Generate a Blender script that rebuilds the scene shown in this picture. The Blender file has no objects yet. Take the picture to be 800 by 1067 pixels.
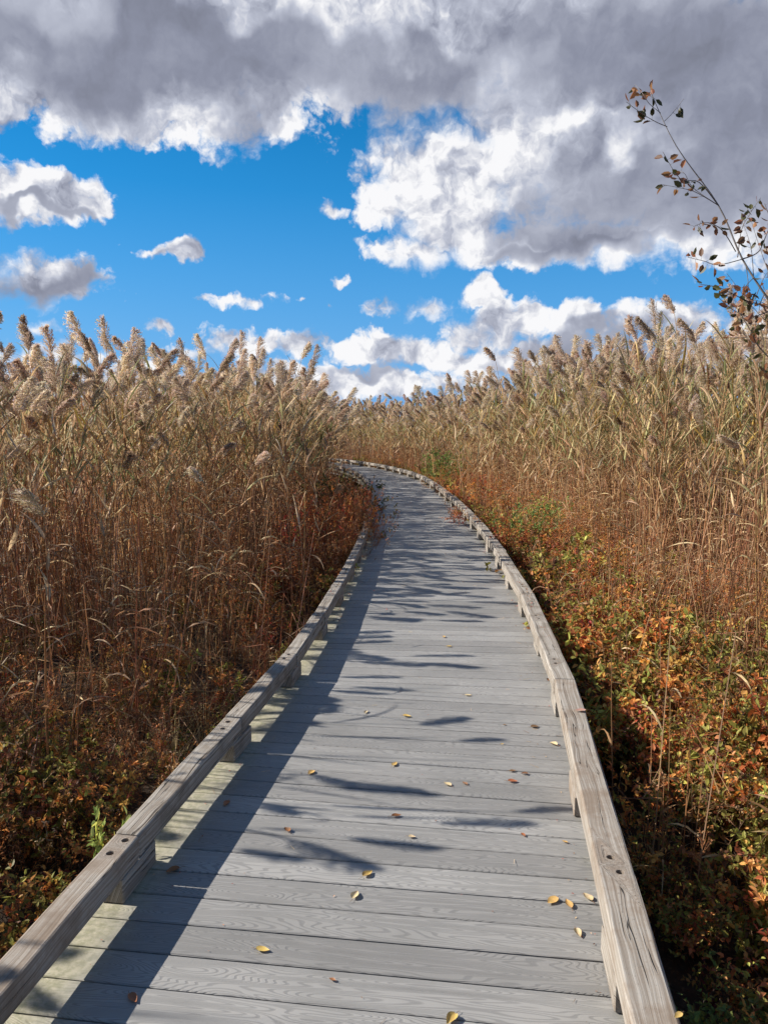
import bpy, bmesh, math, random
import numpy as np
from mathutils import Vector, Matrix, Euler, noise as mnoise

random.seed(7)
rng = np.random.default_rng(7)
SC = bpy.context.scene
COL = SC.collection
PI = math.pi

# ------------------------------------------------------------------ tagging
def tag(o, label=None, cat=None, group=None, kind=None):
    if label: o['label'] = label
    if cat: o['category'] = cat
    if group: o['group'] = group
    if kind: o['kind'] = kind
    return o

def empty(name, loc, rz=0.0, scale=1.0):
    o = bpy.data.objects.new(name, None)
    COL.objects.link(o)
    o.empty_display_size = 0.1
    o.location = loc
    o.rotation_euler = (0, 0, rz)
    o.scale = (scale,) * 3
    return o

class Geo:
    """collects vertices, faces, a colour per vertex and a uv per vertex"""
    def __init__(s):
        s.v = []; s.f = []; s.c = []; s.u = []
    def add(s, verts, faces, col=(1, 1, 1), uvs=None):
        n = len(s.v)
        s.v.extend([tuple(p) for p in verts])
        s.f.extend([tuple(i + n for i in f) for f in faces])
        if isinstance(col, list): s.c.extend(col)
        else: s.c.extend([col] * len(verts))
        s.u.extend(uvs if uvs else [(0, 0)] * len(verts))
    def join(s, g):
        n = len(s.v)
        s.v.extend(g.v); s.c.extend(g.c); s.u.extend(g.u)
        s.f.extend([tuple(i + n for i in f) for f in g.f])
    def mesh(s, name, mat, smooth=False):
        m = bpy.data.meshes.new(name)
        m.from_pydata(s.v, [], s.f)
        a = m.attributes.new('Col', 'FLOAT_COLOR', 'POINT')
        arr = np.ones((len(s.v), 4), dtype=np.float32)
        if s.v: arr[:, :3] = np.array(s.c, dtype=np.float32)
        a.data.foreach_set('color', arr.ravel())
        uv = m.uv_layers.new(name='UVMap')
        vi = np.zeros(len(m.loops), dtype=np.int32)
        m.loops.foreach_get('vertex_index', vi)
        if len(vi):
            uv.data.foreach_set('uv', np.array(s.u, dtype=np.float32)[vi].ravel())
        m.materials.append(mat)
        if smooth:
            m.polygons.foreach_set('use_smooth', [True] * len(m.polygons))
        m.update()
        return m

def link(name, mesh, parent=None):
    o = bpy.data.objects.new(name, mesh)
    COL.objects.link(o)
    if parent: o.parent = parent
    return o

# ------------------------------------------------------------------ node helpers
class NT:
    def __init__(s, tree):
        s.t = tree; s.n = tree.nodes; s.l = tree.links
    def node(s, typ, **kw):
        n = s.n.new(typ)
        for k, v in kw.items(): setattr(n, k, v)
        return n
    def put(s, sock, v):
        if v is None: return
        if hasattr(v, 'links') or isinstance(v, bpy.types.NodeSocket): s.l.new(v, sock)
        else: sock.default_value = v
    def math(s, op, a, b=None, c=None, clamp=False):
        n = s.node('ShaderNodeMath', operation=op, use_clamp=clamp)
        s.put(n.inputs[0], a); s.put(n.inputs[1], b); s.put(n.inputs[2], c)
        return n.outputs[0]
    def vmath(s, op, a, b=None, out=0):
        n = s.node('ShaderNodeVectorMath', operation=op)
        s.put(n.inputs[0], a); s.put(n.inputs[1], b)
        return n.outputs['Value'] if op == 'LENGTH' else n.outputs[0]
    def noise(s, vec, scale, detail=4, rough=0.55, dist=0.0, lac=2.0, color=False, dim='3D'):
        n = s.node('ShaderNodeTexNoise', noise_dimensions=dim)
        s.put(n.inputs['Vector'], vec)
        n.inputs['Scale'].default_value = scale; n.inputs['Detail'].default_value = detail
        n.inputs['Roughness'].default_value = rough; n.inputs['Distortion'].default_value = dist
        n.inputs['Lacunarity'].default_value = lac
        return n.outputs['Color'] if color else n.outputs['Fac']
    def ss(s, x, a, b, lo=0.0, hi=1.0, smooth=True):
        n = s.node('ShaderNodeMapRange', interpolation_type='SMOOTHSTEP' if smooth else 'LINEAR')
        s.put(n.inputs['Value'], x)
        n.inputs['From Min'].default_value = a; n.inputs['From Max'].default_value = b
        n.inputs['To Min'].default_value = lo; n.inputs['To Max'].default_value = hi
        return n.outputs['Result']
    def mix(s, fac, a, b, mode='MIX'):
        n = s.node('ShaderNodeMix', data_type='RGBA', blend_type=mode)
        s.put(n.inputs[0], fac)
        for i, v in ((6, a), (7, b)):
            if isinstance(v, tuple): n.inputs[i].default_value = (*v[:3], 1)
            else: s.put(n.inputs[i], v)
        return n.outputs[2]
    def xyz(s, x, y, z):
        n = s.node('ShaderNodeCombineXYZ')
        for i, v in enumerate((x, y, z)): s.put(n.inputs[i], v)
        return n.outputs[0]
    def sep(s, v):
        n = s.node('ShaderNodeSeparateXYZ'); s.put(n.inputs[0], v); return n.outputs

def new_mat(name):
    m = bpy.data.materials.new(name); m.use_nodes = True
    m.node_tree.nodes.clear()
    t = NT(m.node_tree)
    out = t.node('ShaderNodeOutputMaterial')
    return m, t, out

def bump(t, h, strength, dist):
    b = t.node('ShaderNodeBump')
    b.inputs['Strength'].default_value = strength; b.inputs['Distance'].default_value = dist
    t.put(b.inputs['Height'], h)
    return b.outputs[0]

# ------------------------------------------------------------------ materials
def plant_mat(name, transl=0.3, rough=0.55, var=0.35, spec=0.3):
    """leaf and stem colour from the mesh, varied a little from plant to plant"""
    m, t, out = new_mat(name)
    at = t.node('ShaderNodeAttribute', attribute_name='Col')
    oi = t.node('ShaderNodeObjectInfo')
    hs = t.node('ShaderNodeHueSaturation')
    t.put(hs.inputs['Color'], at.outputs['Color'])
    t.put(hs.inputs['Hue'], t.ss(oi.outputs['Random'], 0, 1, 0.488, 0.512, False))
    rnd2 = t.math('FRACT', t.math('MULTIPLY', oi.outputs['Random'], 7.31))
    t.put(hs.inputs['Value'], t.ss(rnd2, 0, 1, 1 - var, 1 + var, False))
    geo = t.node('ShaderNodeNewGeometry')
    nz = t.noise(geo.outputs['Position'], 60, 2)
    c = t.mix(t.ss(nz, 0.4, 0.7, 0, 0.25), hs.outputs[0], (0.14, 0.08, 0.045))
    p = t.node('ShaderNodeBsdfPrincipled')
    t.put(p.inputs['Base Color'], c)
    p.inputs['Roughness'].default_value = rough
    p.inputs['Specular IOR Level'].default_value = spec
    tr = t.node('ShaderNodeBsdfTranslucent')
    t.put(tr.inputs['Color'], c)
    mx = t.node('ShaderNodeMixShader')
    mx.inputs[0].default_value = transl
    t.l.new(p.outputs[0], mx.inputs[1]); t.l.new(tr.outputs[0], mx.inputs[2])
    t.l.new(mx.outputs[0], out.inputs[0])
    return m

M_REED = plant_mat('reed', 0.36, 0.5, 0.3, 0.2)
M_PLUME = plant_mat('reed_plume', 0.45, 0.8, 0.18, 0.1)
M_LEAF = plant_mat('shrub_leaf', 0.42, 0.5, 0.3, 0.25)
M_TREE = plant_mat('sapling_leaf', 0.35, 0.45, 0.1, 0.4)
M_FALLEN = plant_mat('fallen_leaf', 0.1, 0.5, 0.15, 0.3)

def deck_mat():
    m, t, out = new_mat('grey_decking')
    uv = t.node('ShaderNodeUVMap', uv_map='UVMap')
    at = t.node('ShaderNodeAttribute', attribute_name='Col')   # r: random per board, g: distance to the board's end
    ca = t.sep(at.outputs['Vector'])
    x, y, _ = t.sep(uv.outputs[0])
    # contour lines of a long drawn-out noise read as moulded cathedral grain
    g = t.xyz(t.math('MULTIPLY', x, 1.0), t.math('MULTIPLY', y, 9.0), t.math('MULTIPLY', ca[0], 37.0))
    n1 = t.noise(g, 1.35, 1.5, 0.45, 0.25)
    rings = t.math('SINE', t.math('MULTIPLY', n1, 290.0))
    ringm = t.ss(rings, 0.1, 0.95)
    fine = t.noise(t.xyz(t.math('MULTIPLY', x, 6.0), t.math('MULTIPLY', y, 260.0), ca[0]), 1.0, 3, 0.6)
    geo = t.node('ShaderNodeNewGeometry')
    big = t.noise(geo.outputs['Position'], 1.7, 5, 0.6)
    spk = t.noise(geo.outputs['Position'], 95, 3, 0.7)
    base = t.mix(ca[0], (0.262, 0.250, 0.234), (0.378, 0.362, 0.338))
    c = t.mix(t.math('MULTIPLY', ringm, 0.42), base, (0.125, 0.122, 0.12))
    c = t.mix(t.ss(fine, 0.45, 0.75, 0, 0.22), c, (0.36, 0.36, 0.355))
    c = t.mix(t.ss(big, 0.42, 0.72, 0, 0.32), c, (0.165, 0.16, 0.145))
    c = t.mix(t.ss(spk, 0.60, 0.74, 0, 0.28), c, (0.42, 0.415, 0.40))
    # algae film in the kerb margin, its colour lightened to paint the sunlit strip
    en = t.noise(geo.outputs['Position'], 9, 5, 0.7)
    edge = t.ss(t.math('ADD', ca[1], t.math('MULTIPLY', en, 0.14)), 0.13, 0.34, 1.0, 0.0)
    alg_sun = t.noise(geo.outputs['Position'], 34, 4, 0.7)
    c = t.mix(t.math('MULTIPLY', edge, 0.85), c, t.mix(t.ss(alg_sun, 0.35, 0.65), (0.54, 0.49, 0.35), (0.33, 0.315, 0.19)))
    p = t.node('ShaderNodeBsdfPrincipled')
    t.put(p.inputs['Base Color'], c)
    t.put(p.inputs['Roughness'], t.ss(big, 0.3, 0.7, 0.62, 0.5))
    p.inputs['Specular IOR Level'].default_value = 0.35
    h = t.math('ADD', t.math('MULTIPLY', ringm, -0.5), t.math('MULTIPLY', fine, 0.5))
    t.put(p.inputs['Normal'], bump(t, h, 0.7, 0.002))
    t.l.new(p.outputs[0], out.inputs[0])
    return m

def timber_mat():
    m, t, out = new_mat('weathered_timber')
    uv = t.node('ShaderNodeUVMap', uv_map='UVMap')
    at = t.node('ShaderNodeAttribute', attribute_name='Col')
    r, _, _ = t.sep(at.outputs['Vector'])
    x, y, _ = t.sep(uv.outputs[0])
    rz = t.math('MULTIPLY', r, 61.0)
    warp = t.math('MULTIPLY', t.math('SUBTRACT', t.noise(t.xyz(t.math('MULTIPLY', x, 2.2), t.math('MULTIPLY', y, 9.0), rz), 1, 2), 0.5), 0.05)
    yy = t.math('ADD', y, warp)
    g1 = t.noise(t.xyz(t.math('MULTIPLY', x, 1.6), t.math('MULTIPLY', yy, 150.0), rz), 1, 4, 0.6)
    g2 = t.noise(t.xyz(t.math('MULTIPLY', x, 4.0), t.math('MULTIPLY', yy, 420.0), rz), 1, 3, 0.6)
    crk = t.noise(t.xyz(t.math('MULTIPLY', x, 1.3), t.math('MULTIPLY', yy, 48.0), t.math('ADD', rz, 9.0)), 1, 2, 0.5, 0.3)
    crack = t.ss(t.math('ABSOLUTE', t.math('SUBTRACT', crk, 0.63)), 0.0, 0.016, 1.0, 0.0)
    geo = t.node('ShaderNodeNewGeometry')
    big = t.noise(geo.outputs['Position'], 5.5, 5, 0.65)
    spk = t.noise(geo.outputs['Position'], 60, 4, 0.7)
    c = t.mix(t.ss(g1, 0.32, 0.66), (0.47, 0.43, 0.375), (0.25, 0.21, 0.17))
    c = t.mix(t.ss(g2, 0.5, 0.72, 0, 0.35), c, (0.16, 0.13, 0.10))
    c = t.mix(t.ss(big, 0.46, 0.68, 0, 0.55), c, (0.15, 0.12, 0.09))
    c = t.mix(t.ss(spk, 0.60, 0.70, 0, 0.45), c, (0.13, 0.10, 0.075))
    c = t.mix(t.ss(t.math('MULTIPLY', big, r), 0.30, 0.50, 0, 0.3), c, (0.30, 0.20, 0.13))
    vo = t.node('ShaderNodeTexVoronoi')
    t.put(vo.inputs['Vector'], t.xyz(t.math('MULTIPLY', x, 2.1), t.math('MULTIPLY', y, 9.0), rz))
    vo.inputs['Scale'].default_value = 1.0
    knot = t.ss(vo.outputs['Distance'], 0.07, 0.13, 1.0, 0.0)
    c = t.mix(t.math('MULTIPLY', knot, 0.7), c, (0.12, 0.075, 0.045))
    c = t.mix(t.math('MULTIPLY', crack, 0.9), c, (0.025, 0.02, 0.016))
    p = t.node('ShaderNodeBsdfPrincipled')
    t.put(p.inputs['Base Color'], c)
    p.inputs['Roughness'].default_value = 0.82
    p.inputs['Specular IOR Level'].default_value = 0.2
    h = t.math('SUBTRACT', t.math('ADD', t.math('MULTIPLY', g1, -0.5), t.math('MULTIPLY', g2, -0.3)), t.math('MULTIPLY', crack, 1.2))
    t.put(p.inputs['Normal'], bump(t, h, 0.8, 0.003))
    t.l.new(p.outputs[0], out.inputs[0])
    return m

def soil_mat():
    m, t, out = new_mat('marsh_soil')
    geo = t.node('ShaderNodeNewGeometry')
    P = geo.outputs['Position']
    n = t.noise(P, 3.0, 8, 0.7); n2 = t.noise(P, 40, 5, 0.7)
    c = t.mix(t.ss(n, 0.35, 0.65), (0.045, 0.027, 0.016), (0.11, 0.065, 0.034))
    c = t.mix(t.ss(n2, 0.5, 0.7, 0, 0.6), c, (0.26, 0.165, 0.085))
    p = t.node('ShaderNodeBsdfPrincipled')
    t.put(p.inputs['Base Color'], c); p.inputs['Roughness'].default_value = 0.95
    t.put(p.inputs['Normal'], bump(t, t.math('ADD', n, n2), 0.8, 0.04))
    t.l.new(p.outputs[0], out.inputs[0])
    return m

def metal_mat():
    m, t, out = new_mat('rusty_steel')
    geo = t.node('ShaderNodeNewGeometry')
    n = t.noise(geo.outputs['Position'], 120, 4)
    p = t.node('ShaderNodeBsdfPrincipled')
    t.put(p.inputs['Base Color'], t.mix(n, (0.16, 0.13, 0.11), (0.10, 0.055, 0.035)))
    p.inputs['Roughness'].default_value = 0.6; p.inputs['Metallic'].default_value = 0.5
    t.l.new(p.outputs[0], out.inputs[0])
    return m

M_DECK, M_TIMBER, M_SOIL, M_METAL = deck_mat(), timber_mat(), soil_mat(), metal_mat()

# ------------------------------------------------------------------ camera (phone held at eye height above the deck)
EYE = 1.61; F = 806.0; HOR = 443.0
TH = math.atan((533.5 - HOR) / F)
cam = bpy.data.cameras.new('camera'); co = bpy.data.objects.new('camera', cam); COL.objects.link(co)
cam.sensor_fit = 'VERTICAL'; cam.sensor_height = 36.0; cam.lens = F / 1067 * 36.0
cam.clip_start = 0.05; cam.clip_end = 3000
co.location = (0, 0, EYE); co.rotation_euler = (PI / 2 - TH, 0, 0)
SC.camera = co

def ray(px, py):
    v = (px - 400, F, 533.5 - py); c, s = math.cos(TH), math.sin(TH)
    return Vector((v[0], v[1] * c + v[2] * s, -v[1] * s + v[2] * c))
def on_plane(px, py, z=0.0):
    r = ray(px, py); k = (z - EYE) / r.z
    return Vector((r.x * k, r.y * k, z))
def at_dist(px, py, D):
    r = ray(px, py); k = D / r.y
    return Vector((r.x * k, D, EYE + r.z * k))

# ------------------------------------------------------------------ light
SUN_EL = math.radians(35.0)
sdir = Vector((-1.0, 0.15, 0)).normalized() * math.cos(SUN_EL); sdir.z = math.sin(SUN_EL)
sl = bpy.data.lights.new('sun', 'SUN'); so = bpy.data.objects.new('sun', sl); COL.objects.link(so)
sl.energy = 5.0; sl.angle = math.radians(0.45); sl.color = (1.0, 0.95, 0.87)
so.rotation_euler = sdir.to_track_quat('Z', 'Y').to_euler(); so.location = (-10, 3, 12)

def build_world():
    w = bpy.data.worlds.new('World'); SC.world = w; w.use_nodes = True
    w.node_tree.nodes.clear()
    t = NT(w.node_tree)
    out = t.node('ShaderNodeOutputWorld'); bg = t.node('ShaderNodeBackground')
    STR = 0.07
    EXPO = 2 ** -0.5       # the picture is exposed 0.5 stops up; cloud and sky brightness are given as seen
    bg.inputs['Strength'].default_value = STR
    sky = t.node('ShaderNodeTexSky', sky_type='NISHITA')
    sky.sun_disc = False; sky.sun_elevation = SUN_EL
    sky.sun_rotation = math.atan2(sdir.x, sdir.y)
    sky.altitude = 0; sky.air_density = 1.0; sky.dust_density = 0.1; sky.ozone_density = 3.0
    hs = t.node('ShaderNodeHueSaturation')
    hs.inputs['Saturation'].default_value = 1.55; hs.inputs['Value'].default_value = 1.22; hs.inputs['Hue'].default_value = 0.497
    t.put(hs.inputs['Color'], sky.outputs[0])
    # a clean autumn sky keeps its blue down to the horizon
    tc = t.node('ShaderNodeTexCoord')
    d = tc.outputs['Generated']
    dx, dy, dz = t.sep(d)
    az = t.math('ARCTAN2', dx, dy); el = t.math('ARCSINE', dz)
    p0 = t.xyz(az, el, 0.0)
    # ragged cumulus edges: bend the sky coordinates with noise of three sizes
    w1 = t.vmath('SUBTRACT', t.noise(p0, 8, 2, 0.5, color=True, dim='2D'), (0.5, 0.5, 0.5))
    w2 = t.vmath('SUBTRACT', t.noise(p0, 24, 3, 0.5, color=True, dim='2D'), (0.5, 0.5, 0.5))
    w3 = t.vmath('SUBTRACT', t.noise(p0, 75, 4, 0.6, color=True, dim='2D'), (0.5, 0.5, 0.5))
    p = t.vmath('ADD', p0, t.vmath('MULTIPLY', w1, (0.075, 0.06, 0)))
    p = t.vmath('ADD', p, t.vmath('MULTIPLY', w2, (0.035, 0.030, 0)))
    p = t.vmath('ADD', p, t.vmath('MULTIPLY', w3, (0.010, 0.009, 0)))
    def ae(px, py):
        r = ray(px, py).normalized()
        return math.atan2(r.x, r.y), math.asin(r.z)
    def lobes(vec, items, wgt=True):
        cur = None
        for (cx, cy, rx, ry) in items:
            a, e = ae(cx, cy); a1, _ = ae(cx + rx, cy); a0, _ = ae(cx - rx, cy); _, e1 = ae(cx, cy - ry); _, e0 = ae(cx, cy + ry)
            ra = abs(a1 - a0) / 2; re = abs(e1 - e0) / 2
            k = math.sqrt(ry) if wgt else 1.0
            q = t.vmath('MULTIPLY', t.vmath('SUBTRACT', vec, (a, e, 0)), (1 / ra, 1 / re, 0))
            v = t.math('MULTIPLY_ADD', t.vmath('LENGTH', q), -k, k)
            cur = v if cur is None else t.math('MAXIMUM', cur, v)
        return cur
    clouds = [(130, 50, 330, 120), (420, 5, 330, 140), (670, 120, 270, 150), (780, 195, 230, 95), (465, 195, 95, 95),
              (425, 262, 62, 26), (620, 250, 170, 40),
              (30, 200, 88, 40), (88, 218, 34, 17), (40, 292, 84, 34), (170, 260, 40, 11), (200, 264, 20, 17),
              (247, 319, 36, 9), (342, 209, 22, 9), (352, 287, 13, 8), (303, 320, 11, 5), (337, 320, 8, 8),
              (432, 322, 50, 13), (498, 305, 26, 24), (515, 342, 64, 28), (600, 344, 58, 23), (700, 342, 90, 29), (815, 338, 80, 32),
              (450, 366, 170, 23), (280, 364, 90, 17), (50, 370, 80, 16), (158, 345, 28, 9), (46, 341, 16, 7),
              (350, 398, 260, 22), (720, 385, 320, 38), (100, 402, 260, 26), (560, 372, 150, 24), (200, 362, 60, 14)]
    fld = lobes(p, clouds)
    # the rest of the sky, out of the picture: cumulus cover chosen for its ambient light
    rest = t.noise(t.vmath('MULTIPLY', d, (1, 1, 2.2)), 2.2, 6, 0.6)
    rest = t.math('MULTIPLY', t.math('SUBTRACT', rest, 0.45), 26.0)
    outm = t.math('MAXIMUM', t.ss(t.math('ABSOLUTE', az), 0.50, 0.62), t.ss(el, 0.72, 0.85))
    fld = t.math('ADD', t.math('MULTIPLY', fld, t.math('SUBTRACT', 1.0, outm)), t.math('MULTIPLY', rest, outm))
    def billow(vec, scale):
        v = t.node('ShaderNodeTexVoronoi', feature='SMOOTH_F1', voronoi_dimensions='2D')
        t.put(v.inputs['Vector'], vec)
        v.inputs['Scale'].default_value = scale; v.inputs['Detail'].default_value = 3.0
        v.inputs['Roughness'].default_value = 0.55; v.inputs['Lacunarity'].default_value = 2.3
        v.inputs['Smoothness'].default_value = 0.35
        return t.math('SUBTRACT', 0.62, v.outputs['Distance'])
    pv = t.vmath('ADD', p0, t.vmath('MULTIPLY', w3, (0.012, 0.012, 0)))
    pv = t.vmath('ADD', pv, t.vmath('MULTIPLY', w2, (0.03, 0.03, 0)))
    v1 = billow(pv, 20.0); v2 = billow(t.vmath('ADD', pv, (-0.009, 0.013, 0)), 20.0)
    f1 = t.math('SUBTRACT', t.noise(p0, 20, 6, 0.58, dim='2D'), 0.5)
    f2 = t.math('SUBTRACT', t.noise(p0, 90, 5, 0.65, dim='2D'), 0.5)
    dens = t.math('ADD', fld, t.math('ADD', t.math('MULTIPLY', f1, 3.6), t.math('MULTIPLY', f2, 1.3)))
    dens = t.math('ADD', dens, t.math('MULTIPLY', v1, 2.6))
    soft = t.noise(p0, 5, 2, dim='2D')
    alpha = t.ss(t.math('MULTIPLY', dens, t.ss(soft, 0.35, 0.65, 0.55, 1.5)), -0.4, 2.1)
    # relief: compare the billows with the same billows a little towards the sun
    pr = t.vmath('ADD', p0, t.vmath('MULTIPLY', w2, (0.02, 0.02, 0)))
    a1 = t.noise(pr, 11, 4, 0.5, dim='2D'); a2 = t.noise(t.vmath('ADD', pr, (-0.018, 0.026, 0)), 11, 4, 0.5, dim='2D')
    rel = t.math('ADD', t.math('SUBTRACT', a1, a2), t.math('MULTIPLY', t.math('SUBTRACT', v1, v2), 0.42))
    darks = [(130, 60, 330, 85), (330, 70, 260, 55), (720, 190, 200, 80), (660, 50, 230, 80), (790, 90, 160, 140), (620, 258, 150, 18), (25, 298, 66, 18),
             (590, 225, 80, 30), (400, 386, 60, 8), (620, 375, 120, 12), (60, 228, 50, 7), (180, 268, 30, 5)]
    brights = [(515, 100, 40, 60), (60, 8, 60, 34), (150, 184, 60, 18), (395, 200, 45, 70), (430, 265, 80, 22), (360, 20, 90, 16), (470, 180, 70, 55),
               (660, 272, 160, 14), (230, 152, 60, 14), (600, 140, 70, 14)]
    pd = t.vmath('ADD', p0, t.vmath('MULTIPLY', w1, (0.20, 0.14, 0)))
    pd = t.vmath('ADD', pd, t.vmath('MULTIPLY', w2, (0.06, 0.05, 0)))
    dk = t.ss(lobes(pd, darks, False), -0.35, 0.55)
    br = t.ss(lobes(pd, brights, False), -0.8, 0.8)
    core = t.ss(fld, 1.0, 7.0)
    light = t.math('ADD', 0.86, t.math('MULTIPLY', core, -0.16))
    light = t.math('SUBTRACT', light, t.math('MULTIPLY', dk, 0.33))
    light = t.math('ADD', light, t.math('MULTIPLY', br, 0.24))
    relk = t.math('SUBTRACT', 1.15, t.math('MULTIPLY', dk, 0.98))
    light = t.math('ADD', light, t.math('MULTIPLY', rel, relk))
    light = t.math('ADD', light, t.math('MULTIPLY', t.math('SUBTRACT', t.noise(pd, 6, 4, 0.55, dim='2D'), 0.5), 0.42))
    # unseen cloud overhead and behind the viewer, greyed to cut the ambient light
    light = t.math('MULTIPLY', light, t.math('SUBTRACT', 1.0, t.math('MULTIPLY', outm, 0.75)))
    light = t.math('MINIMUM', t.math('MAXIMUM', light, 0.0), 1.0)
    ramp = t.node('ShaderNodeValToRGB')
    e = ramp.color_ramp.elements
    k = EXPO / STR
    e[0].position = 0.0; e[0].color = (0.10 * k, 0.105 * k, 0.13 * k, 1)
    e[1].position = 1.0; e[1].color = (0.95 * k, 0.95 * k, 0.97 * k, 1)
    m1 = e.new(0.35); m1.color = (0.265 * k, 0.285 * k, 0.37 * k, 1)
    m2 = e.new(0.68); m2.color = (0.52 * k, 0.55 * k, 0.65 * k, 1)
    t.put(ramp.inputs[0], light)
    blue = t.mix(t.ss(el, 0.0, 0.42, 0.9, 0.0, False), hs.outputs[0], (0.09 * EXPO / STR, 0.37 * EXPO / STR, 0.86 * EXPO / STR))
    c = t.mix(alpha, blue, ramp.outputs[0])
    t.put(bg.inputs['Color'], c)
    t.l.new(bg.outputs[0], out.inputs[0])
    w.cycles.sampling_method = 'MANUAL'; w.cycles.sample_map_resolution = 512
build_world()
SC.view_settings.view_transform = 'Standard'; SC.view_settings.look = 'None'
SC.view_settings.exposure = 0.5; SC.view_settings.gamma = 1.0

# ------------------------------------------------------------------ the line of the boardwalk
CTRL = [(-1.55, -6), (-0.95, -3.2), (-0.45, 0), (-0.19, 1.7), (-0.03, 2.86), (0.15, 4.05), (0.30, 5.34), (0.44, 7.5), (0.54, 9.9), (0.58, 13.0),
        (0.50, 17.3), (0.22, 22.3), (-0.40, 26.0), (-1.35, 29.6), (-2.9, 33.2), (-5.2, 36.6), (-8.6, 39.6), (-13, 42), (-19, 43.5)]
def catmull(P, n=24):
    o = []
    for i in range(1, len(P) - 2):
        p0, p1, p2, p3 = [np.array(q, float) for q in P[i - 1:i + 3]]
        for k in range(n):
            u = k / n
            o.append(0.5 * ((2 * p1) + (-p0 + p2) * u + (2 * p0 - 5 * p1 + 4 * p2 - p3) * u * u + (-p0 + 3 * p1 - 3 * p2 + p3) * u ** 3))
    return np.array(o)
LINE = catmull(CTRL)
SEG = np.r_[0, np.cumsum(np.linalg.norm(np.diff(LINE, axis=0), axis=1))]
S0 = float(np.interp(0, LINE[:, 1], SEG))              # s = 0 abreast of the camera
SEG = SEG - S0
S_MIN, S_MAX = SEG[0], SEG[-1]
def at(s, t=0.0):
    x = np.interp(s, SEG, LINE[:, 0]); y = np.interp(s, SEG, LINE[:, 1])
    x2 = np.interp(s + .05, SEG, LINE[:, 0]); y2 = np.interp(s + .05, SEG, LINE[:, 1])
    x1 = np.interp(s - .05, SEG, LINE[:, 0]); y1 = np.interp(s - .05, SEG, LINE[:, 1])
    d = np.array([x2 - x1, y2 - y1]); d /= np.linalg.norm(d)
    return np.array([x + d[1] * t, y - d[0] * t]), d     # t > 0 lies to the right
def path_coords(X, Y):
    """arc length and signed offset of points (arrays)"""
    A = np.stack([X, Y], 1)
    L = LINE[::3]; S = SEG[::3]
    T = np.gradient(LINE, axis=0)[::3]; T /= np.linalg.norm(T, axis=1)[:, None]
    s = np.zeros(len(A)); t = np.zeros(len(A))
    for i0 in range(0, len(A), 4000):
        a = A[i0:i0 + 4000]
        d2 = ((a[:, None, :] - L[None]) ** 2).sum(2); j = d2.argmin(1)
        r = a - L[j]; s[i0:i0 + 4000] = S[j]
        side = np.sign(r[:, 0] * T[j, 1] - r[:, 1] * T[j, 0])
        t[i0:i0 + 4000] = side * np.sqrt(d2[np.arange(len(a)), j])
    return s, t

HALF = 0.78          # deck centre to the inner face of a kerb
GZ = -0.50           # marsh ground below the deck

# ------------------------------------------------------------------ ground
def hgt(x, y):
    return GZ + 0.05 * mnoise.noise(Vector((x * 0.6, y * 0.6, 0))) + 0.03 * mnoise.noise(Vector((x * 2.1, y * 2.1, 5)))
def build_ground():
    g = Geo()
    def axis(lo, hi, far):
        a = list(np.arange(lo, hi, 0.5)); st = 0.8; v = hi
        while v < far: a.append(v); v += st; st *= 1.35
        a.append(far); v = lo; st = 0.8; b = []
        while v > -far: v -= st; st *= 1.35; b.append(max(v, -far))
        return sorted(set([round(q, 3) for q in a + b]))
    xs = axis(-12, 14, 900); ys = axis(-4, 45, 900)
    vs = [(x, y, hgt(x, y) if max(abs(x), abs(y)) < 60 else GZ) for y in ys for x in xs]
    n = len(xs)
    fs = [(j * n + i, j * n + i + 1, (j + 1) * n + i + 1, (j + 1) * n + i) for j in range(len(ys) - 1) for i in range(n - 1)]
    g.add(vs, fs)
    tag(link('ground', g.mesh('ground', M_SOIL, True)), kind='structure')
build_ground()

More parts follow.
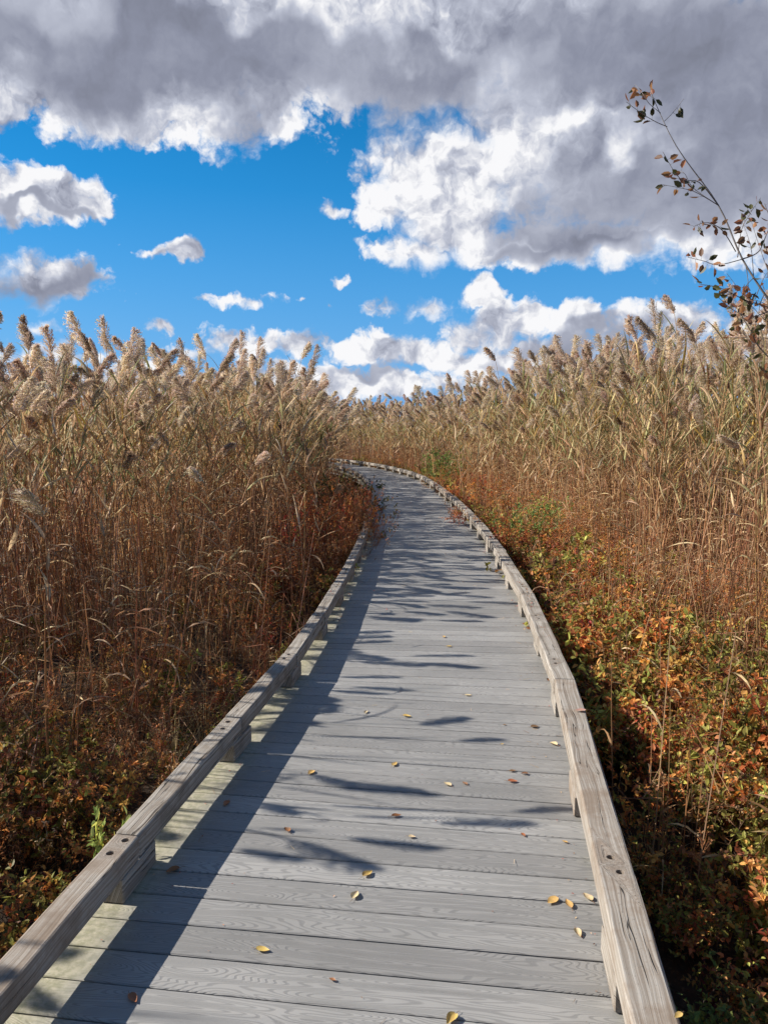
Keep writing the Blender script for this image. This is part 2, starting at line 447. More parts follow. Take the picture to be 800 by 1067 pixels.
# ------------------------------------------------------------------ deck
def build_deck():
    g = Geo()
    pitch, bw, th = 0.1435, 0.1380, 0.025
    out = HALF + 0.13
    s = S_MIN + 0.3
    while s < S_MAX - 0.3:
        r = random.random(); dz = random.uniform(-0.0007, 0.0007); sk = random.uniform(-0.0008, 0.0008)
        eL = out + random.uniform(-0.006, 0.006); eR = out + random.uniform(-0.006, 0.006)
        prof = [(-bw / 2, -th), (-bw / 2, -0.003), (-bw / 2 + 0.003, 0.0), (bw / 2 - 0.003, 0.0), (bw / 2, -0.003), (bw / 2, -th)]
        ts = [-eL, -eL + 0.10, -eL + 0.25, -eL + .42, 0, eR - .42, eR - 0.25, eR - 0.10, eR]
        vs, cs, us = [], [], []
        for tt in ts:
            for (ds, z) in prof:
                p, _ = at(s + ds + sk * tt, tt)
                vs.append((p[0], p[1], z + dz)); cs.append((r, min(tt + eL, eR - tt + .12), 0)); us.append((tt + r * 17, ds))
        k = len(prof); fs = []
        for i in range(len(ts) - 1):
            for j in range(k):
                a, b = i * k + j, i * k + (j + 1) % k
                fs.append((a, a + k, b + k, b))
        fs.append(tuple(range(k))); fs.append(tuple(reversed(range((len(ts) - 1) * k, len(ts) * k))))
        g.add(vs, fs, cs, us)
        s += pitch
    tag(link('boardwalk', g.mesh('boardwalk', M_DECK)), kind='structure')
    # stringers and posts that carry the boards
    h = Geo()
    for off in (-0.72, 0.0, 0.72):
        ss = np.arange(S_MIN + 0.3, S_MAX - 0.3, 0.6); vs = []
        for q in ss:
            for a, z in ((-.04, -.2), (-.04, -.0265), (.04, -.0265), (.04, -.2)):
                p, _ = at(q, off + a); vs.append((p[0], p[1], z))
        fs = [(i * 4 + j, i * 4 + (j + 1) % 4, (i + 1) * 4 + (j + 1) % 4, (i + 1) * 4 + j) for i in range(len(ss) - 1) for j in range(4)]
        h.add(vs, fs, (0.5, 0, 0), [(i // 4 * .6, (i % 4) * .1) for i in range(len(vs))])
    for q in np.arange(S_MIN + 1, S_MAX - 1, 2.4):
        for off in (-0.62, 0.62):
            p, d = at(q, off); vs = []
            for z in (GZ - .3, -.2):
                for a, b in ((-.06, -.06), (.06, -.06), (.06, .06), (-.06, .06)):
                    vs.append((p[0] + d[0] * b + d[1] * a, p[1] + d[1] * b - d[0] * a, z))
            h.add(vs, [(0, 1, 5, 4), (1, 2, 6, 5), (2, 3, 7, 6), (3, 0, 4, 7)], (0.3, 0, 0), [(v[2], i * .1) for i, v in enumerate(vs)])
    tag(link('boardwalk_frame', h.mesh('boardwalk_frame', M_TIMBER)), kind='structure')
build_deck()

# ------------------------------------------------------------------ kerbs
def beam_geo(P0, P1, w, z0, z1, wob=0.0015, seg=10, bev=0.007, seed=0.0):
    """a timber between two ground points with softened, slightly uneven edges"""
    P0 = np.array(P0); P1 = np.array(P1); d = P1 - P0; L = np.linalg.norm(d); d /= L; n = np.array([d[1], -d[0]])
    hw, b = w / 2, bev
    prof = [(-hw, z0 + b), (-hw, z1 - b), (-hw + b * .35, z1 - b * .35), (-hw + b, z1), (hw - b, z1), (hw - b * .35, z1 - b * .35), (hw, z1 - b), (hw, z0 + b), (hw - b, z0), (-hw + b, z0)]
    per = [0]
    for i in range(len(prof) - 1): per.append(per[-1] + math.dist(prof[i], prof[i + 1]))
    vs, us, cs = [], [], []
    st = [0, 0.006 / L] + [i / seg for i in range(1, seg)] + [1 - 0.006 / L, 1]
    for i, u in enumerate(st):
        shr = 0.0035 if i in (0, len(st) - 1) else 0
        for j, (a, z) in enumerate(prof):
            zz = (z - (z0 + z1) / 2); aa = a * (1 - shr / hw); zz *= (1 - shr / hw)
            q = P0 + d * (u * L)
            j1 = mnoise.noise(Vector((q[0] * 3, q[1] * 3, seed + j * .6))) * wob; j2 = mnoise.noise(Vector((q[0] * 3, q[1] * 3, seed + 50 + j * .6))) * wob
            vs.append((q[0] + n[0] * (aa + j1), q[1] + n[1] * (aa + j1), zz + (z0 + z1) / 2 + (j2 if z > z0 + .02 else 0)))
            us.append((u * L + seed * 3, per[j])); cs.append((seed % 1, 0, 0))
    k = len(prof)
    fs = [(i * k + j, i * k + (j + 1) % k, (i + 1) * k + (j + 1) % k, (i + 1) * k + j) for i in range(len(st) - 1) for j in range(k)]
    fs.append(tuple(reversed(range(k)))); fs.append(tuple(range((len(st) - 1) * k, len(st) * k)))
    g = Geo(); g.add(vs, fs, cs, us)
    return g

def disc_geo(c, r, z0, z1, n=14, col=(1, 1, 1)):
    g = Geo()
    vs = [(c[0] + r * math.cos(2 * PI * i / n), c[1] + r * math.sin(2 * PI * i / n), z) for z in (z0, z1) for i in range(n)]
    fs = [(i, (i + 1) % n, n + (i + 1) % n, n + i) for i in range(n)] + [tuple(range(n, 2 * n)), tuple(reversed(range(n)))]
    g.add(vs, fs, col)
    return g

def drill(obj, holes):
    """counterbores for the bolts"""
    h = Geo()
    for c in holes: h.join(disc_geo(c, 0.0135, 0.158, 0.2))
    me = h.mesh('drill', M_TIMBER); cut = bpy.data.objects.new('drill', me); COL.objects.link(cut); cut.parent = obj.parent
    md = obj.modifiers.new('holes', 'BOOLEAN'); md.operation = 'DIFFERENCE'; md.solver = 'EXACT'; md.object = cut
    dg = bpy.context.evaluated_depsgraph_get(); dg.update()
    new = bpy.data.meshes.new_from_object(obj.evaluated_get(dg))
    obj.modifiers.clear(); obj.data = new
    bpy.data.objects.remove(cut)

def kerb(side, s_first, step, bstep, label, bolt_off, wid=0.10, long_first=False):
    first, _ = at(2.0, side * (HALF + 0.05))
    root = empty('timber_kerb', (first[0], first[1], 0))
    tag(root, label, 'kerb')
    base = Matrix.Translation((-first[0], -first[1], 0))
    tc = side * (HALF + wid / 2)
    def part(name, g, mat, par=root):
        me = g.mesh(name, mat)
        if par is root: me.transform(base)
        return link(name, me, par)
    per = round(step / bstep)
    s = s_first - bstep * math.floor((s_first - S_MIN - 0.6) / bstep)
    k = round((s - s_first) / bstep)
    while s < S_MAX - 1.5:
        p0, _ = at(s - .13, tc - side * (0.006 if side > 0 else 0)); p1, _ = at(s + .13, tc - side * (0.006 if side > 0 else 0))
        part('spacer_block', beam_geo(p0, p1, wid - 0.006, 0.0015, 0.0885, 0.001, 3, 0.004, seed=random.random() * 9), M_TIMBER)
        start = k % per == 0; ln = step
        if long_first:                       # one longer timber lies nearest the camera
            if k == -2: ln = step + bstep * 1
            start = (k < 0 and k % 2 == 0 and k != -0) or (k > 0 and k % 2 == 1)
        if start:
            a, _ = at(s + .0045, tc); b, _ = at(s + ln - .0045, tc)
            if s > -2: a = a + rng.normal(0, .0035, 2); b = b + rng.normal(0, .0035, 2)
            bm = part('rail_beam', beam_geo(a, b, wid, 0.0895, 0.1795, 0.003, 14, 0.008, seed=random.random() * 9), M_TIMBER)
            holes = []
            d = (b - a) / np.linalg.norm(b - a)
            for u in (bolt_off if isinstance(bolt_off, list) else [bolt_off]):
                for q in (0.0, 0.085):
                    jit = np.array([d[1], -d[0]]) * random.uniform(-.012, .012)
                    holes.append(a + d * (u + q) + jit)
            if 0.5 < s < 9:
                hl = [(h[0] - first[0], h[1] - first[1]) for h in holes]
                drill(bm, hl)
                for h in hl:
                    part('bolt', Geo(), M_METAL, bm).data = bolt_mesh(h)
        s += bstep; k += 1
    return root

def bolt_mesh(c):
    g = disc_geo(c, 0.011, 0.1575, 0.1605, 16)
    g.join(disc_geo(c, 0.0062, 0.1605, 0.1665, 6))
    return g.mesh('bolt', M_METAL)

kerb(-1, 2.50, 1.10, 1.10, 'weathered timber kerb along the left edge of the boardwalk, casting a wide shadow on the boards', [0.96], 0.09)
kerb(1, 3.32, 2.20, 1.10, 'weathered timber kerb along the right edge of the boardwalk, in full sun with long cracks', [0.28, 1.38], 0.117, True)

# ------------------------------------------------------------------ plant building blocks
def rvec():
    return Vector((random.gauss(0, 1), random.gauss(0, 1), random.gauss(0, 1))).normalized()
def vary(c, k=0.2):
    f = 1 + random.uniform(-k, k)
    return (min(1, c[0] * f), min(1, c[1] * f * (1 + random.uniform(-.06, .06))), min(1, c[2] * f * (1 + random.uniform(-.1, .1))))
def lerp(a, b, u):
    return tuple(a[i] * (1 - u) + b[i] * u for i in range(3))

def tube(g, pts, r0, r1, c0, c1=None, n=3):
    c1 = c1 or c0; vs, cs = [], []; m = len(pts)
    for i, p in enumerate(pts):
        d = (pts[min(i + 1, m - 1)] - pts[max(i - 1, 0)]).normalized()
        a = d.cross(Vector((0.31, 0.95, 0.1))).normalized(); b = d.cross(a)
        u = i / (m - 1); r = r0 * (1 - u) + r1 * u
        for k in range(n):
            w = 2 * PI * k / n; vs.append(p + (a * math.cos(w) + b * math.sin(w)) * r); cs.append(lerp(c0, c1, u))
    fs = [(i * n + k, i * n + (k + 1) % n, (i + 1) * n + (k + 1) % n, (i + 1) * n + k) for i in range(m - 1) for k in range(n)]
    g.add(vs, fs, cs)

def blade(g, p, d, L, W, seg, droop, col, col2=None, twist=0.0, fold=0.0, wind=Vector((0, 0, 0))):
    """a long narrow leaf that arches over"""
    p = p.copy(); d = d.normalized(); st = L / seg; vs, cs, fs = [], [], []
    side = d.cross(Vector((0, 0, 1)))
    side = side.normalized() if side.length > 1e-3 else Vector((1, 0, 0))
    col2 = col2 or col
    for i in range(seg + 1):
        u = i / seg
        w = W * (0.45 + 0.55 * min(1, u * 4)) * (1 - u ** 2.2) * 0.5
        sd = Matrix.Rotation(twist * u, 3, d) @ side
        if fold > 0 and i < seg:
            nrm = sd.cross(d) * (w * fold)
            vs += [p - sd * w - nrm, p, p + sd * w - nrm]; cs += [lerp(col, col2, u)] * 3
        elif i < seg:
            vs += [p - sd * w, p + sd * w]; cs += [lerp(col, col2, u)] * 2
        else:
            vs.append(p); cs.append(col2)
        d = (d + Vector((0, 0, -1)) * droop * st * (0.4 + 1.6 * u) + wind * st).normalized()
        p = p + d * st
    k = 3 if fold > 0 else 2
    for i in range(seg - 1):
        for j in range(k - 1): fs.append((i * k + j, i * k + j + 1, (i + 1) * k + j + 1, (i + 1) * k + j))
    t = len(vs) - 1; b = (seg - 1) * k
    for j in range(k - 1): fs.append((b + j, b + j + 1, t))
    g.add(vs, fs, cs)

def leaf(g, p, d, L, W, col, curl=0.25, nrm=None):
    """an oval leaf folded along its midrib"""
    d = d.normalized(); n = nrm or rvec(); s = d.cross(n)
    if s.length < 1e-3: s = d.cross(Vector((1, .3, 0)))
    s.normalize(); n = s.cross(d).normalized()
    up = n * (W * curl); dn = n * (-L * random.uniform(0, .18))
    V = [p, p + d * L * .28 - s * W * .42 + up, p + d * L * .66 - s * W * .40 + up + dn * .5, p + d * L + dn, p + d * L * .66 + s * W * .40 + up + dn * .5, p + d * L * .28 + s * W * .42 + up]
    g.add(V, [(0, 1, 2, 3), (0, 3, 4, 5)], vary(col, .12))

def curve_pts(p, d, L, n, bend=Vector((0, 0, 0)), wob=0.0):
    pts = [p.copy()]; q = p.copy(); d = d.normalized()
    for i in range(n):
        d = (d + bend / n + rvec() * wob).normalized(); q = q + d * (L / n); pts.append(q.copy())
    return pts

# ------------------------------------------------------------------ reeds (common reed, in seed)
TAN = (0.70, 0.47, 0.26); BROWN = (0.42, 0.235, 0.12); STRAW = (0.82, 0.61, 0.33); GREEN = (0.34, 0.35, 0.15); GREY = (0.54, 0.44, 0.31)
MAUVE = (0.86, 0.72, 0.58); GOLD = (0.52, 0.33, 0.08)
def reed(h, seed, green=0.5, plume=1.0, nleaf=13, lean=0.06, tint=None):
    random.seed(seed)
    az = random.uniform(0, 2 * PI); la = Vector((math.cos(az), math.sin(az), 0))
    st, lf, pl = Geo(), Geo(), Geo()
    pts = curve_pts(Vector((0, 0, 0)), Vector((0, 0, 1)) + la * lean * random.uniform(.2, 1), h, 7, la * lean * 1.3, 0.012)
    c0 = vary((.56, .29, .15) if random.random() < .55 else (.74, .48, .26), .2)
    tube(st, pts, 0.0058, 0.0026, c0, lerp(TAN, GREEN, green * .5), 4)
    def pos(u):
        k = u * 7; i = min(6, int(k)); return pts[i].lerp(pts[i + 1], k - i)
    a = random.uniform(0, 6.28)
    for i in range(nleaf):
        u = 0.30 + 0.66 * (i + random.uniform(-.3, .3)) / nleaf
        a += PI + random.uniform(-.7, .7)
        o = Vector((math.cos(a), math.sin(a), 0))
        lower = u < 0.55
        if lower:
            cc = vary(random.choice([TAN, BROWN, STRAW]), .25)
            if random.random() < .4: continue
            blade(lf, pos(u), o * random.uniform(.2, .6) + Vector((0, 0, random.uniform(-.3, 1))), random.uniform(.12, .28), random.uniform(.006, .013), 5, random.uniform(4, 11), cc, None, random.uniform(-4, 4))
        else:
            gq = random.random() < green
            cc = vary(GREEN if gq else random.choice([TAN, STRAW, GREY, BROWN]), .25)
            if random.random() < .05: cc = GOLD
            c2 = vary(random.choice([TAN, STRAW]), .2) if random.random() < .7 else cc
            blade(lf, pos(u), o * random.uniform(.35, .75) + Vector((0, 0, 1)), random.uniform(.26, .46), random.uniform(.018, .030), 7, random.uniform(.3, 3.4), cc, c2, random.uniform(-2.5, 2.5), 0.35, la * random.uniform(0, 1.5))
    if plume > 0:
        L = random.uniform(.22, .31) * plume
        nod = random.uniform(.05, .65)
        rp = curve_pts(pts[-1], (pts[-1] - pts[-2]), L, 7, la * nod + Vector((0, 0, -.25 * nod)), .03)
        base = tint or MAUVE
        tube(pl, rp, 0.0022, 0.0008, vary(TAN), base, 3)
        for i in range(int(84 * plume)):
            u = (i + random.random()) / (84 * plume) * 0.97
            k = u * 7; j = min(6, int(k)); p = rp[j].lerp(rp[j + 1], k - j); ax = (rp[j + 1] - rp[j]).normalized()
            w = random.uniform(0, 2 * PI)
            s1 = ax.orthogonal().normalized(); o = (Matrix.Rotation(w, 3, ax) @ s1)
            o = (o + la * 0.7).normalized()
            bl = L * (0.40 * math.sin(PI * min(1, u * .80 + .20)) + .07) * random.uniform(.7, 1.15)
            cc = vary(lerp(base, STRAW, random.uniform(0, .35)), .22)
            d = (ax * random.uniform(1.3, 2.1) + o)
            bp = curve_pts(p, d, bl, 4, Vector((0, 0, -.45)) + la * .35, .05)
            tube(pl, bp, 0.0007, 0.0004, cc, cc, 3)
            for q in range(12):
                kk = (q + random.random()) / 12 * 4 * .98; jj = min(3, int(kk)); pp = bp[jj].lerp(bp[jj + 1], kk - jj); aa = (bp[jj + 1] - bp[jj]).normalized()
                dd = (aa * 1.0 + rvec() * .75)
                n2 = rvec().cross(dd).normalized() * random.uniform(.0024, .0046); ll = random.uniform(.014, .028)
                dd.normalize(); c3 = vary(cc, .18)
                pl.add([pp - n2 * .5, pp + dd * ll * .5 - n2, pp + dd * ll, pp + dd * ll * .5 + n2], [(0, 1, 2, 3)], c3)
    return st, lf, pl

REED_KINDS = []
def add_kind(name, args):
    st, lf, pl = reed(**args)
    k = {'name': name, 'stalk': st.mesh('reed_stalk', M_REED), 'leaves': lf.mesh('reed_leaves', M_REED), 'plume': pl.mesh('reed_plume', M_PLUME) if pl.v else None}
    both = Geo(); both.join(st); both.join(lf); n = len(both.f); both.join(pl)
    m = both.mesh('reed_full', M_REED); m.materials.append(M_PLUME)
    idx = [0] * n + [1] * (len(both.f) - n); m.polygons.foreach_set('material_index', idx)
    k['full'] = bpy.data.objects.new('reed_source_' + name, m)
    REED_KINDS.append(k)
for i in range(7): add_kind('tan', dict(h=2.55 + .06 * (i % 4), seed=100 + i, green=.12, nleaf=9 + i % 4, lean=.05 + .02 * i, tint=[MAUVE, (0.84, .70, .54), (.66, .50, .38)][i % 3]))
for i in range(5): add_kind('green', dict(h=2.6 + .05 * i, seed=200 + i, green=.72, nleaf=17, lean=.05 + .02 * i, tint=[MAUVE, (0.72, .55, .43)][i % 2], plume=1.0))
for i in range(3): add_kind('bare', dict(h=1.5 + .35 * i, seed=300 + i, green=0, nleaf=5, lean=.09, plume=0))
for i in range(2): add_kind('old', dict(h=2.0 + .25 * i, seed=320 + i, green=0, nleaf=8, lean=.13, plume=.7, tint=(.46, .33, .24)))
K_TAN, K_GREEN, K_BARE, K_OLD = list(range(0, 7)), list(range(7, 12)), [12, 13, 14], [15, 16]
random.seed(11)

# ------------------------------------------------------------------ undergrowth kinds
OLIVE = (0.281, 0.252, 0.058); YG = (0.512, 0.493, 0.116); AMBER = (0.805, 0.448, 0.126); ORANGE = (0.756, 0.280, 0.084); RED = (0.561, 0.112, 0.063); RUST = (0.512, 0.213, 0.095); DKB = (0.268, 0.140, 0.079); MAROON = (0.268, 0.067, 0.047); LIME = (.36, .42, .12)
def shrub(seed, h, palette, wts, nst=7, leafL=.036, leafW=.021, spread=.5, nbr=6, nlf=9, stem=(.16, .10, .07)):
    random.seed(seed); g = Geo(); w = Geo()
    for i in range(nst):
        sbase = random.choices(palette, wts)[0]
        a = random.uniform(0, 2 * PI); o = Vector((math.cos(a), math.sin(a), 0))
        pts = curve_pts(o * random.uniform(0, .05), Vector((0, 0, 1)) + o * random.uniform(.1, spread), h * random.uniform(.7, 1.05), 5, o * .15, .10)
        tube(w, pts, 0.0035, 0.0012, vary(stem), vary(stem), 3)
        for b in range(nbr):
            u = random.uniform(.28, 1); k = u * 5; j = min(4, int(k)); p = pts[j].lerp(pts[j + 1], k - j)
            a2 = random.uniform(0, 2 * PI); o2 = Vector((math.cos(a2), math.sin(a2), random.uniform(.1, .9)))
            bp = curve_pts(p, o2, h * random.uniform(.14, .32), 4, Vector((0, 0, .3)), .12)
            tube(w, bp, 0.0014, 0.0006, vary(stem), vary(stem), 3)
            base = sbase if random.random() < .65 else random.choices(palette, wts)[0]
            for q in range(nlf):
                kk = random.uniform(.4, 4) * .99; jj = min(3, int(kk)); pp = bp[jj].lerp(bp[jj + 1], kk - jj)
                d = (bp[jj + 1] - bp[jj]).normalized() * .5 + rvec(); f = random.uniform(.6, 1.25)
                cc = base if random.random() < .7 else random.choices(palette, wts)[0]
                leaf(g, pp, d, leafL * f, leafW * f, vary(cc, .25), random.uniform(.05, .35), Vector((0, 0, 1)) + rvec() * .7)
    return g, w
def herb(seed, h, palette, wts, nst=9, stem=(.20, .12, .07), dens=26, L=.03, W=.005, tuft=False, spread=.3):
    """upright stems set with narrow withered leaves"""
    random.seed(seed); g = Geo(); w = Geo()
    for i in range(nst):
        a = random.uniform(0, 2 * PI); o = Vector((math.cos(a), math.sin(a), 0))
        pts = curve_pts(o * random.uniform(0, .12), Vector((0, 0, 1)) + o * random.uniform(.02, spread), h * random.uniform(.6, 1.1), 6, o * .3, .06)
        tube(w, pts, 0.0022, 0.0008, vary(stem), vary(stem), 3)
        base = random.choices(palette, wts)[0]
        for q in range(dens):
            u = .15 + .85 * (q + random.random()) / dens; k = u * 6 * .99; j = min(5, int(k)); p = pts[j].lerp(pts[j + 1], k - j)
            a2 = random.uniform(0, 2 * PI); d = Vector((math.cos(a2), math.sin(a2), random.uniform(-.5, 1.2)))
            cc = vary(base if random.random() < .6 else random.choices(palette, wts)[0], .25)
            blade(g, p, d, L * random.uniform(.6, 1.3), W * random.uniform(.7, 1.4), 3, random.uniform(0, 20), cc, None, random.uniform(-2, 2))
            if tuft and u > .6:
                bp = curve_pts(p, d + Vector((0, 0, .8)), h * .09, 2, Vector((0, 0, .2)), .1)
                tube(w, bp, .0008, .0004, cc, cc, 3)
                for z in range(5):
                    pp = bp[-1] + rvec() * .008; dd = rvec() * .009; nn = rvec() * .004
                    g.add([pp, pp + dd + nn, pp + dd * 2, pp + dd - nn], [(0, 1, 2, 3)], vary(cc, .2))
    return g, w
def grass(seed, h, palette, wts, n=46, W=.005, spread=.8):
    random.seed(seed); g = Geo()
    for i in range(n):
        a = random.uniform(0, 2 * PI); o = Vector((math.cos(a), math.sin(a), 0))
        cc = vary(random.choices(palette, wts)[0], .25)
        blade(g, o * random.uniform(0, .14), Vector((0, 0, 1)) + o * random.uniform(0, spread), h * random.uniform(.5, 1.1), W * random.uniform(.6, 1.4), 6, random.uniform(1, 6) / h * .5, cc, vary(STRAW, .2), random.uniform(-2, 2))
    return g, Geo()
def thatch(seed):
    """fallen stalks and broken leaves criss-crossing near the ground"""
    random.seed(seed); g = Geo(); w = Geo()
    for i in range(26):
        a = random.uniform(0, 2 * PI); p = Vector((random.uniform(-.3, .3), random.uniform(-.3, .3), random.uniform(0, .28)))
        d = Vector((math.cos(a), math.sin(a), random.gauss(0, .45)))
        cc = vary(random.choice([TAN, BROWN, STRAW, DKB, DKB]), .3)
        if i % 3 == 0: tube(w, curve_pts(p - d * .2, d, random.uniform(.3, .7), 3, Vector((0, 0, 0)), .05), .003, .002, cc, cc, 3)
        else: blade(g, p, d, random.uniform(.15, .4), random.uniform(.005, .014), 5, random.uniform(0, 6), cc, None, random.uniform(-4, 4))
    return g, w

def stalks(seed, h):
    random.seed(seed); g = Geo(); w = Geo()
    for i in range(12):
        p = Vector((random.gauss(0, .13), random.gauss(0, .13), 0)); hh = h * random.uniform(.4, 1.1)
        d = Vector((random.gauss(0, .10), random.gauss(0, .10), 1)); cc = vary(random.choice([TAN, (.62, .36, .18), BROWN, (.46, .22, .11)]), .2)
        pts = curve_pts(p, d, hh, 4, Vector((random.gauss(0, .1), random.gauss(0, .1), 0)), .02)
        if random.random() < .3: pts[-1] = pts[-2] + (Vector((random.gauss(0, 1), random.gauss(0, 1), -.3)).normalized() * hh * .3)   # snapped over
        tube(w, pts, .0045, .0028, cc, vary(cc, .2), 4)
        for q in range(2):
            k = random.uniform(.5, 3.9); j = int(k); pp = pts[j].lerp(pts[j + 1], k - j); a = random.uniform(0, 6.28)
            blade(g, pp, Vector((math.cos(a), math.sin(a), random.uniform(-.4, 1.4))), random.uniform(.12, .34), random.uniform(.008, .018), 5, random.uniform(2, 9), vary(random.choice([TAN, STRAW, BROWN]), .25), None, random.uniform(-4, 4))
    return g, w

UG = {}
def ug(key, gw):
    g, w = gw
    full = Geo(); full.join(w); full.join(g)
    m = full.mesh('undergrowth_' + key, M_LEAF)
    UG.setdefault(key, []).append({'leaves': g.mesh('plant_leaves', M_LEAF), 'stems': w.mesh('plant_stems', M_LEAF) if w.v else None, 'full': bpy.data.objects.new('undergrowth_source_' + key, m)})
for i in range(3):
    ug('gold', shrub(400 + i, .52, [OLIVE, AMBER, YG, ORANGE, RUST, MAROON], [2.6, 5.5, 3.2, 2.6, 2.2, .5], nst=8, nbr=7, nlf=9))
    ug('olive', shrub(410 + i, .50, [OLIVE, YG, AMBER, RUST, DKB], [6, 2, 1.5, 1, 1], nst=7, nbr=7, nlf=9, leafL=.042, leafW=.024))
    ug('red', shrub(420 + i, .55, [RED, ORANGE, RUST, AMBER, OLIVE, MAROON], [2.4, 4, 4, 2, 1.2, 1], nst=9, nbr=7, nlf=9, leafL=.030, leafW=.016))
    ug('herb', herb(430 + i, .75, [RUST, ORANGE, BROWN, AMBER, TAN], [3, 3, 1.6, 1.6, 1], tuft=True))
    ug('feather', herb(440 + i, .42, [ORANGE, AMBER, RUST, TAN], [4, 3, 1.5, 1.5], nst=12, dens=34, L=.028, W=.004, spread=.6))
    ug('brown', herb(450 + i, .65, [DKB, RUST, BROWN, MAROON], [3, 2, 2, 1], nst=10, dens=22, L=.04, W=.007))
    ug('grass', grass(460 + i, .55, [STRAW, TAN, BROWN, GREEN], [3, 3, 3, .8]))
    ug('thatch', thatch(470 + i))
    ug('stalks', stalks(490 + i, 1.15 + .2 * i))
ug('green', shrub(480, .8, [(.24, .30, .08), (.19, .30, .08), YG], [4, 4, 1.5], nst=16, nbr=10, nlf=14, leafL=.035, leafW=.02, spread=.6))
ug('lime', shrub(481, .5, [LIME, YG, (.26, .32, .09), AMBER], [3, 3, 3, .6], nst=6, nbr=7, nlf=8, leafL=.05, leafW=.028, spread=.35))
ug('dark', shrub(482, .8, [(.06, .09, .03), OLIVE, DKB], [4, 2, 1], nst=12, nbr=9, nlf=12, leafL=.035, leafW=.02, spread=.6))
random.seed(13)

# ------------------------------------------------------------------ scatter as one object
def scatter(name, sources, P, R, Sx, idx):
    """one object of many plants on points: P positions, R euler angles, Sx scale vectors, idx which source"""
    me = bpy.data.meshes.new(name)
    me.vertices.add(len(P)); me.vertices.foreach_set('co', np.asarray(P, np.float32).ravel())
    for nm, typ, dat, key in (('rot', 'FLOAT_VECTOR', R, 'vector'), ('scl', 'FLOAT_VECTOR', Sx, 'vector')):
        a = me.attributes.new(nm, typ, 'POINT'); a.data.foreach_set(key, np.asarray(dat, np.float32).ravel())
    a = me.attributes.new('idx', 'INT', 'POINT'); a.data.foreach_set('value', np.asarray(idx, np.int32))
    o = link(name, me)
    ng = bpy.data.node_groups.new(name, 'GeometryNodeTree')
    ng.interface.new_socket('Geometry', in_out='INPUT', socket_type='NodeSocketGeometry')
    ng.interface.new_socket('Geometry', in_out='OUTPUT', socket_type='NodeSocketGeometry')
    N, Lk = ng.nodes, ng.links
    gi = N.new('NodeGroupInput'); go = N.new('NodeGroupOutput'); jn = N.new('GeometryNodeJoinGeometry')
    def na(nm, typ):
        n = N.new('GeometryNodeInputNamedAttribute'); n.data_type = typ; n.inputs['Name'].default_value = nm; return n.outputs['Attribute']
    ro, sc, ix = na('rot', 'FLOAT_VECTOR'), na('scl', 'FLOAT_VECTOR'), na('idx', 'INT')
    er = N.new('FunctionNodeEulerToRotation'); Lk.new(ro, er.inputs[0])
    for k, src in enumerate(sources):
        if not np.any(np.asarray(idx) == k): continue
        oi = N.new('GeometryNodeObjectInfo'); oi.inputs['Object'].default_value = src; oi.transform_space = 'ORIGINAL'; oi.inputs['As Instance'].default_value = False
        cp = N.new('FunctionNodeCompare'); cp.data_type = 'INT'; cp.operation = 'EQUAL'
        ci = [s for s in cp.inputs if s.type == 'INT']; Lk.new(ix, ci[0]); ci[1].default_value = k
        ip = N.new('GeometryNodeInstanceOnPoints')
        Lk.new(gi.outputs[0], ip.inputs['Points']); Lk.new(cp.outputs[0], ip.inputs['Selection'])
        Lk.new(oi.outputs['Geometry'], ip.inputs['Instance']); Lk.new(er.outputs[0], ip.inputs['Rotation']); Lk.new(sc, ip.inputs['Scale'])
        Lk.new(ip.outputs[0], jn.inputs[0])
    Lk.new(jn.outputs[0], go.inputs[0])
    md = o.modifiers.new('plants', 'NODES'); md.node_group = ng
    return o

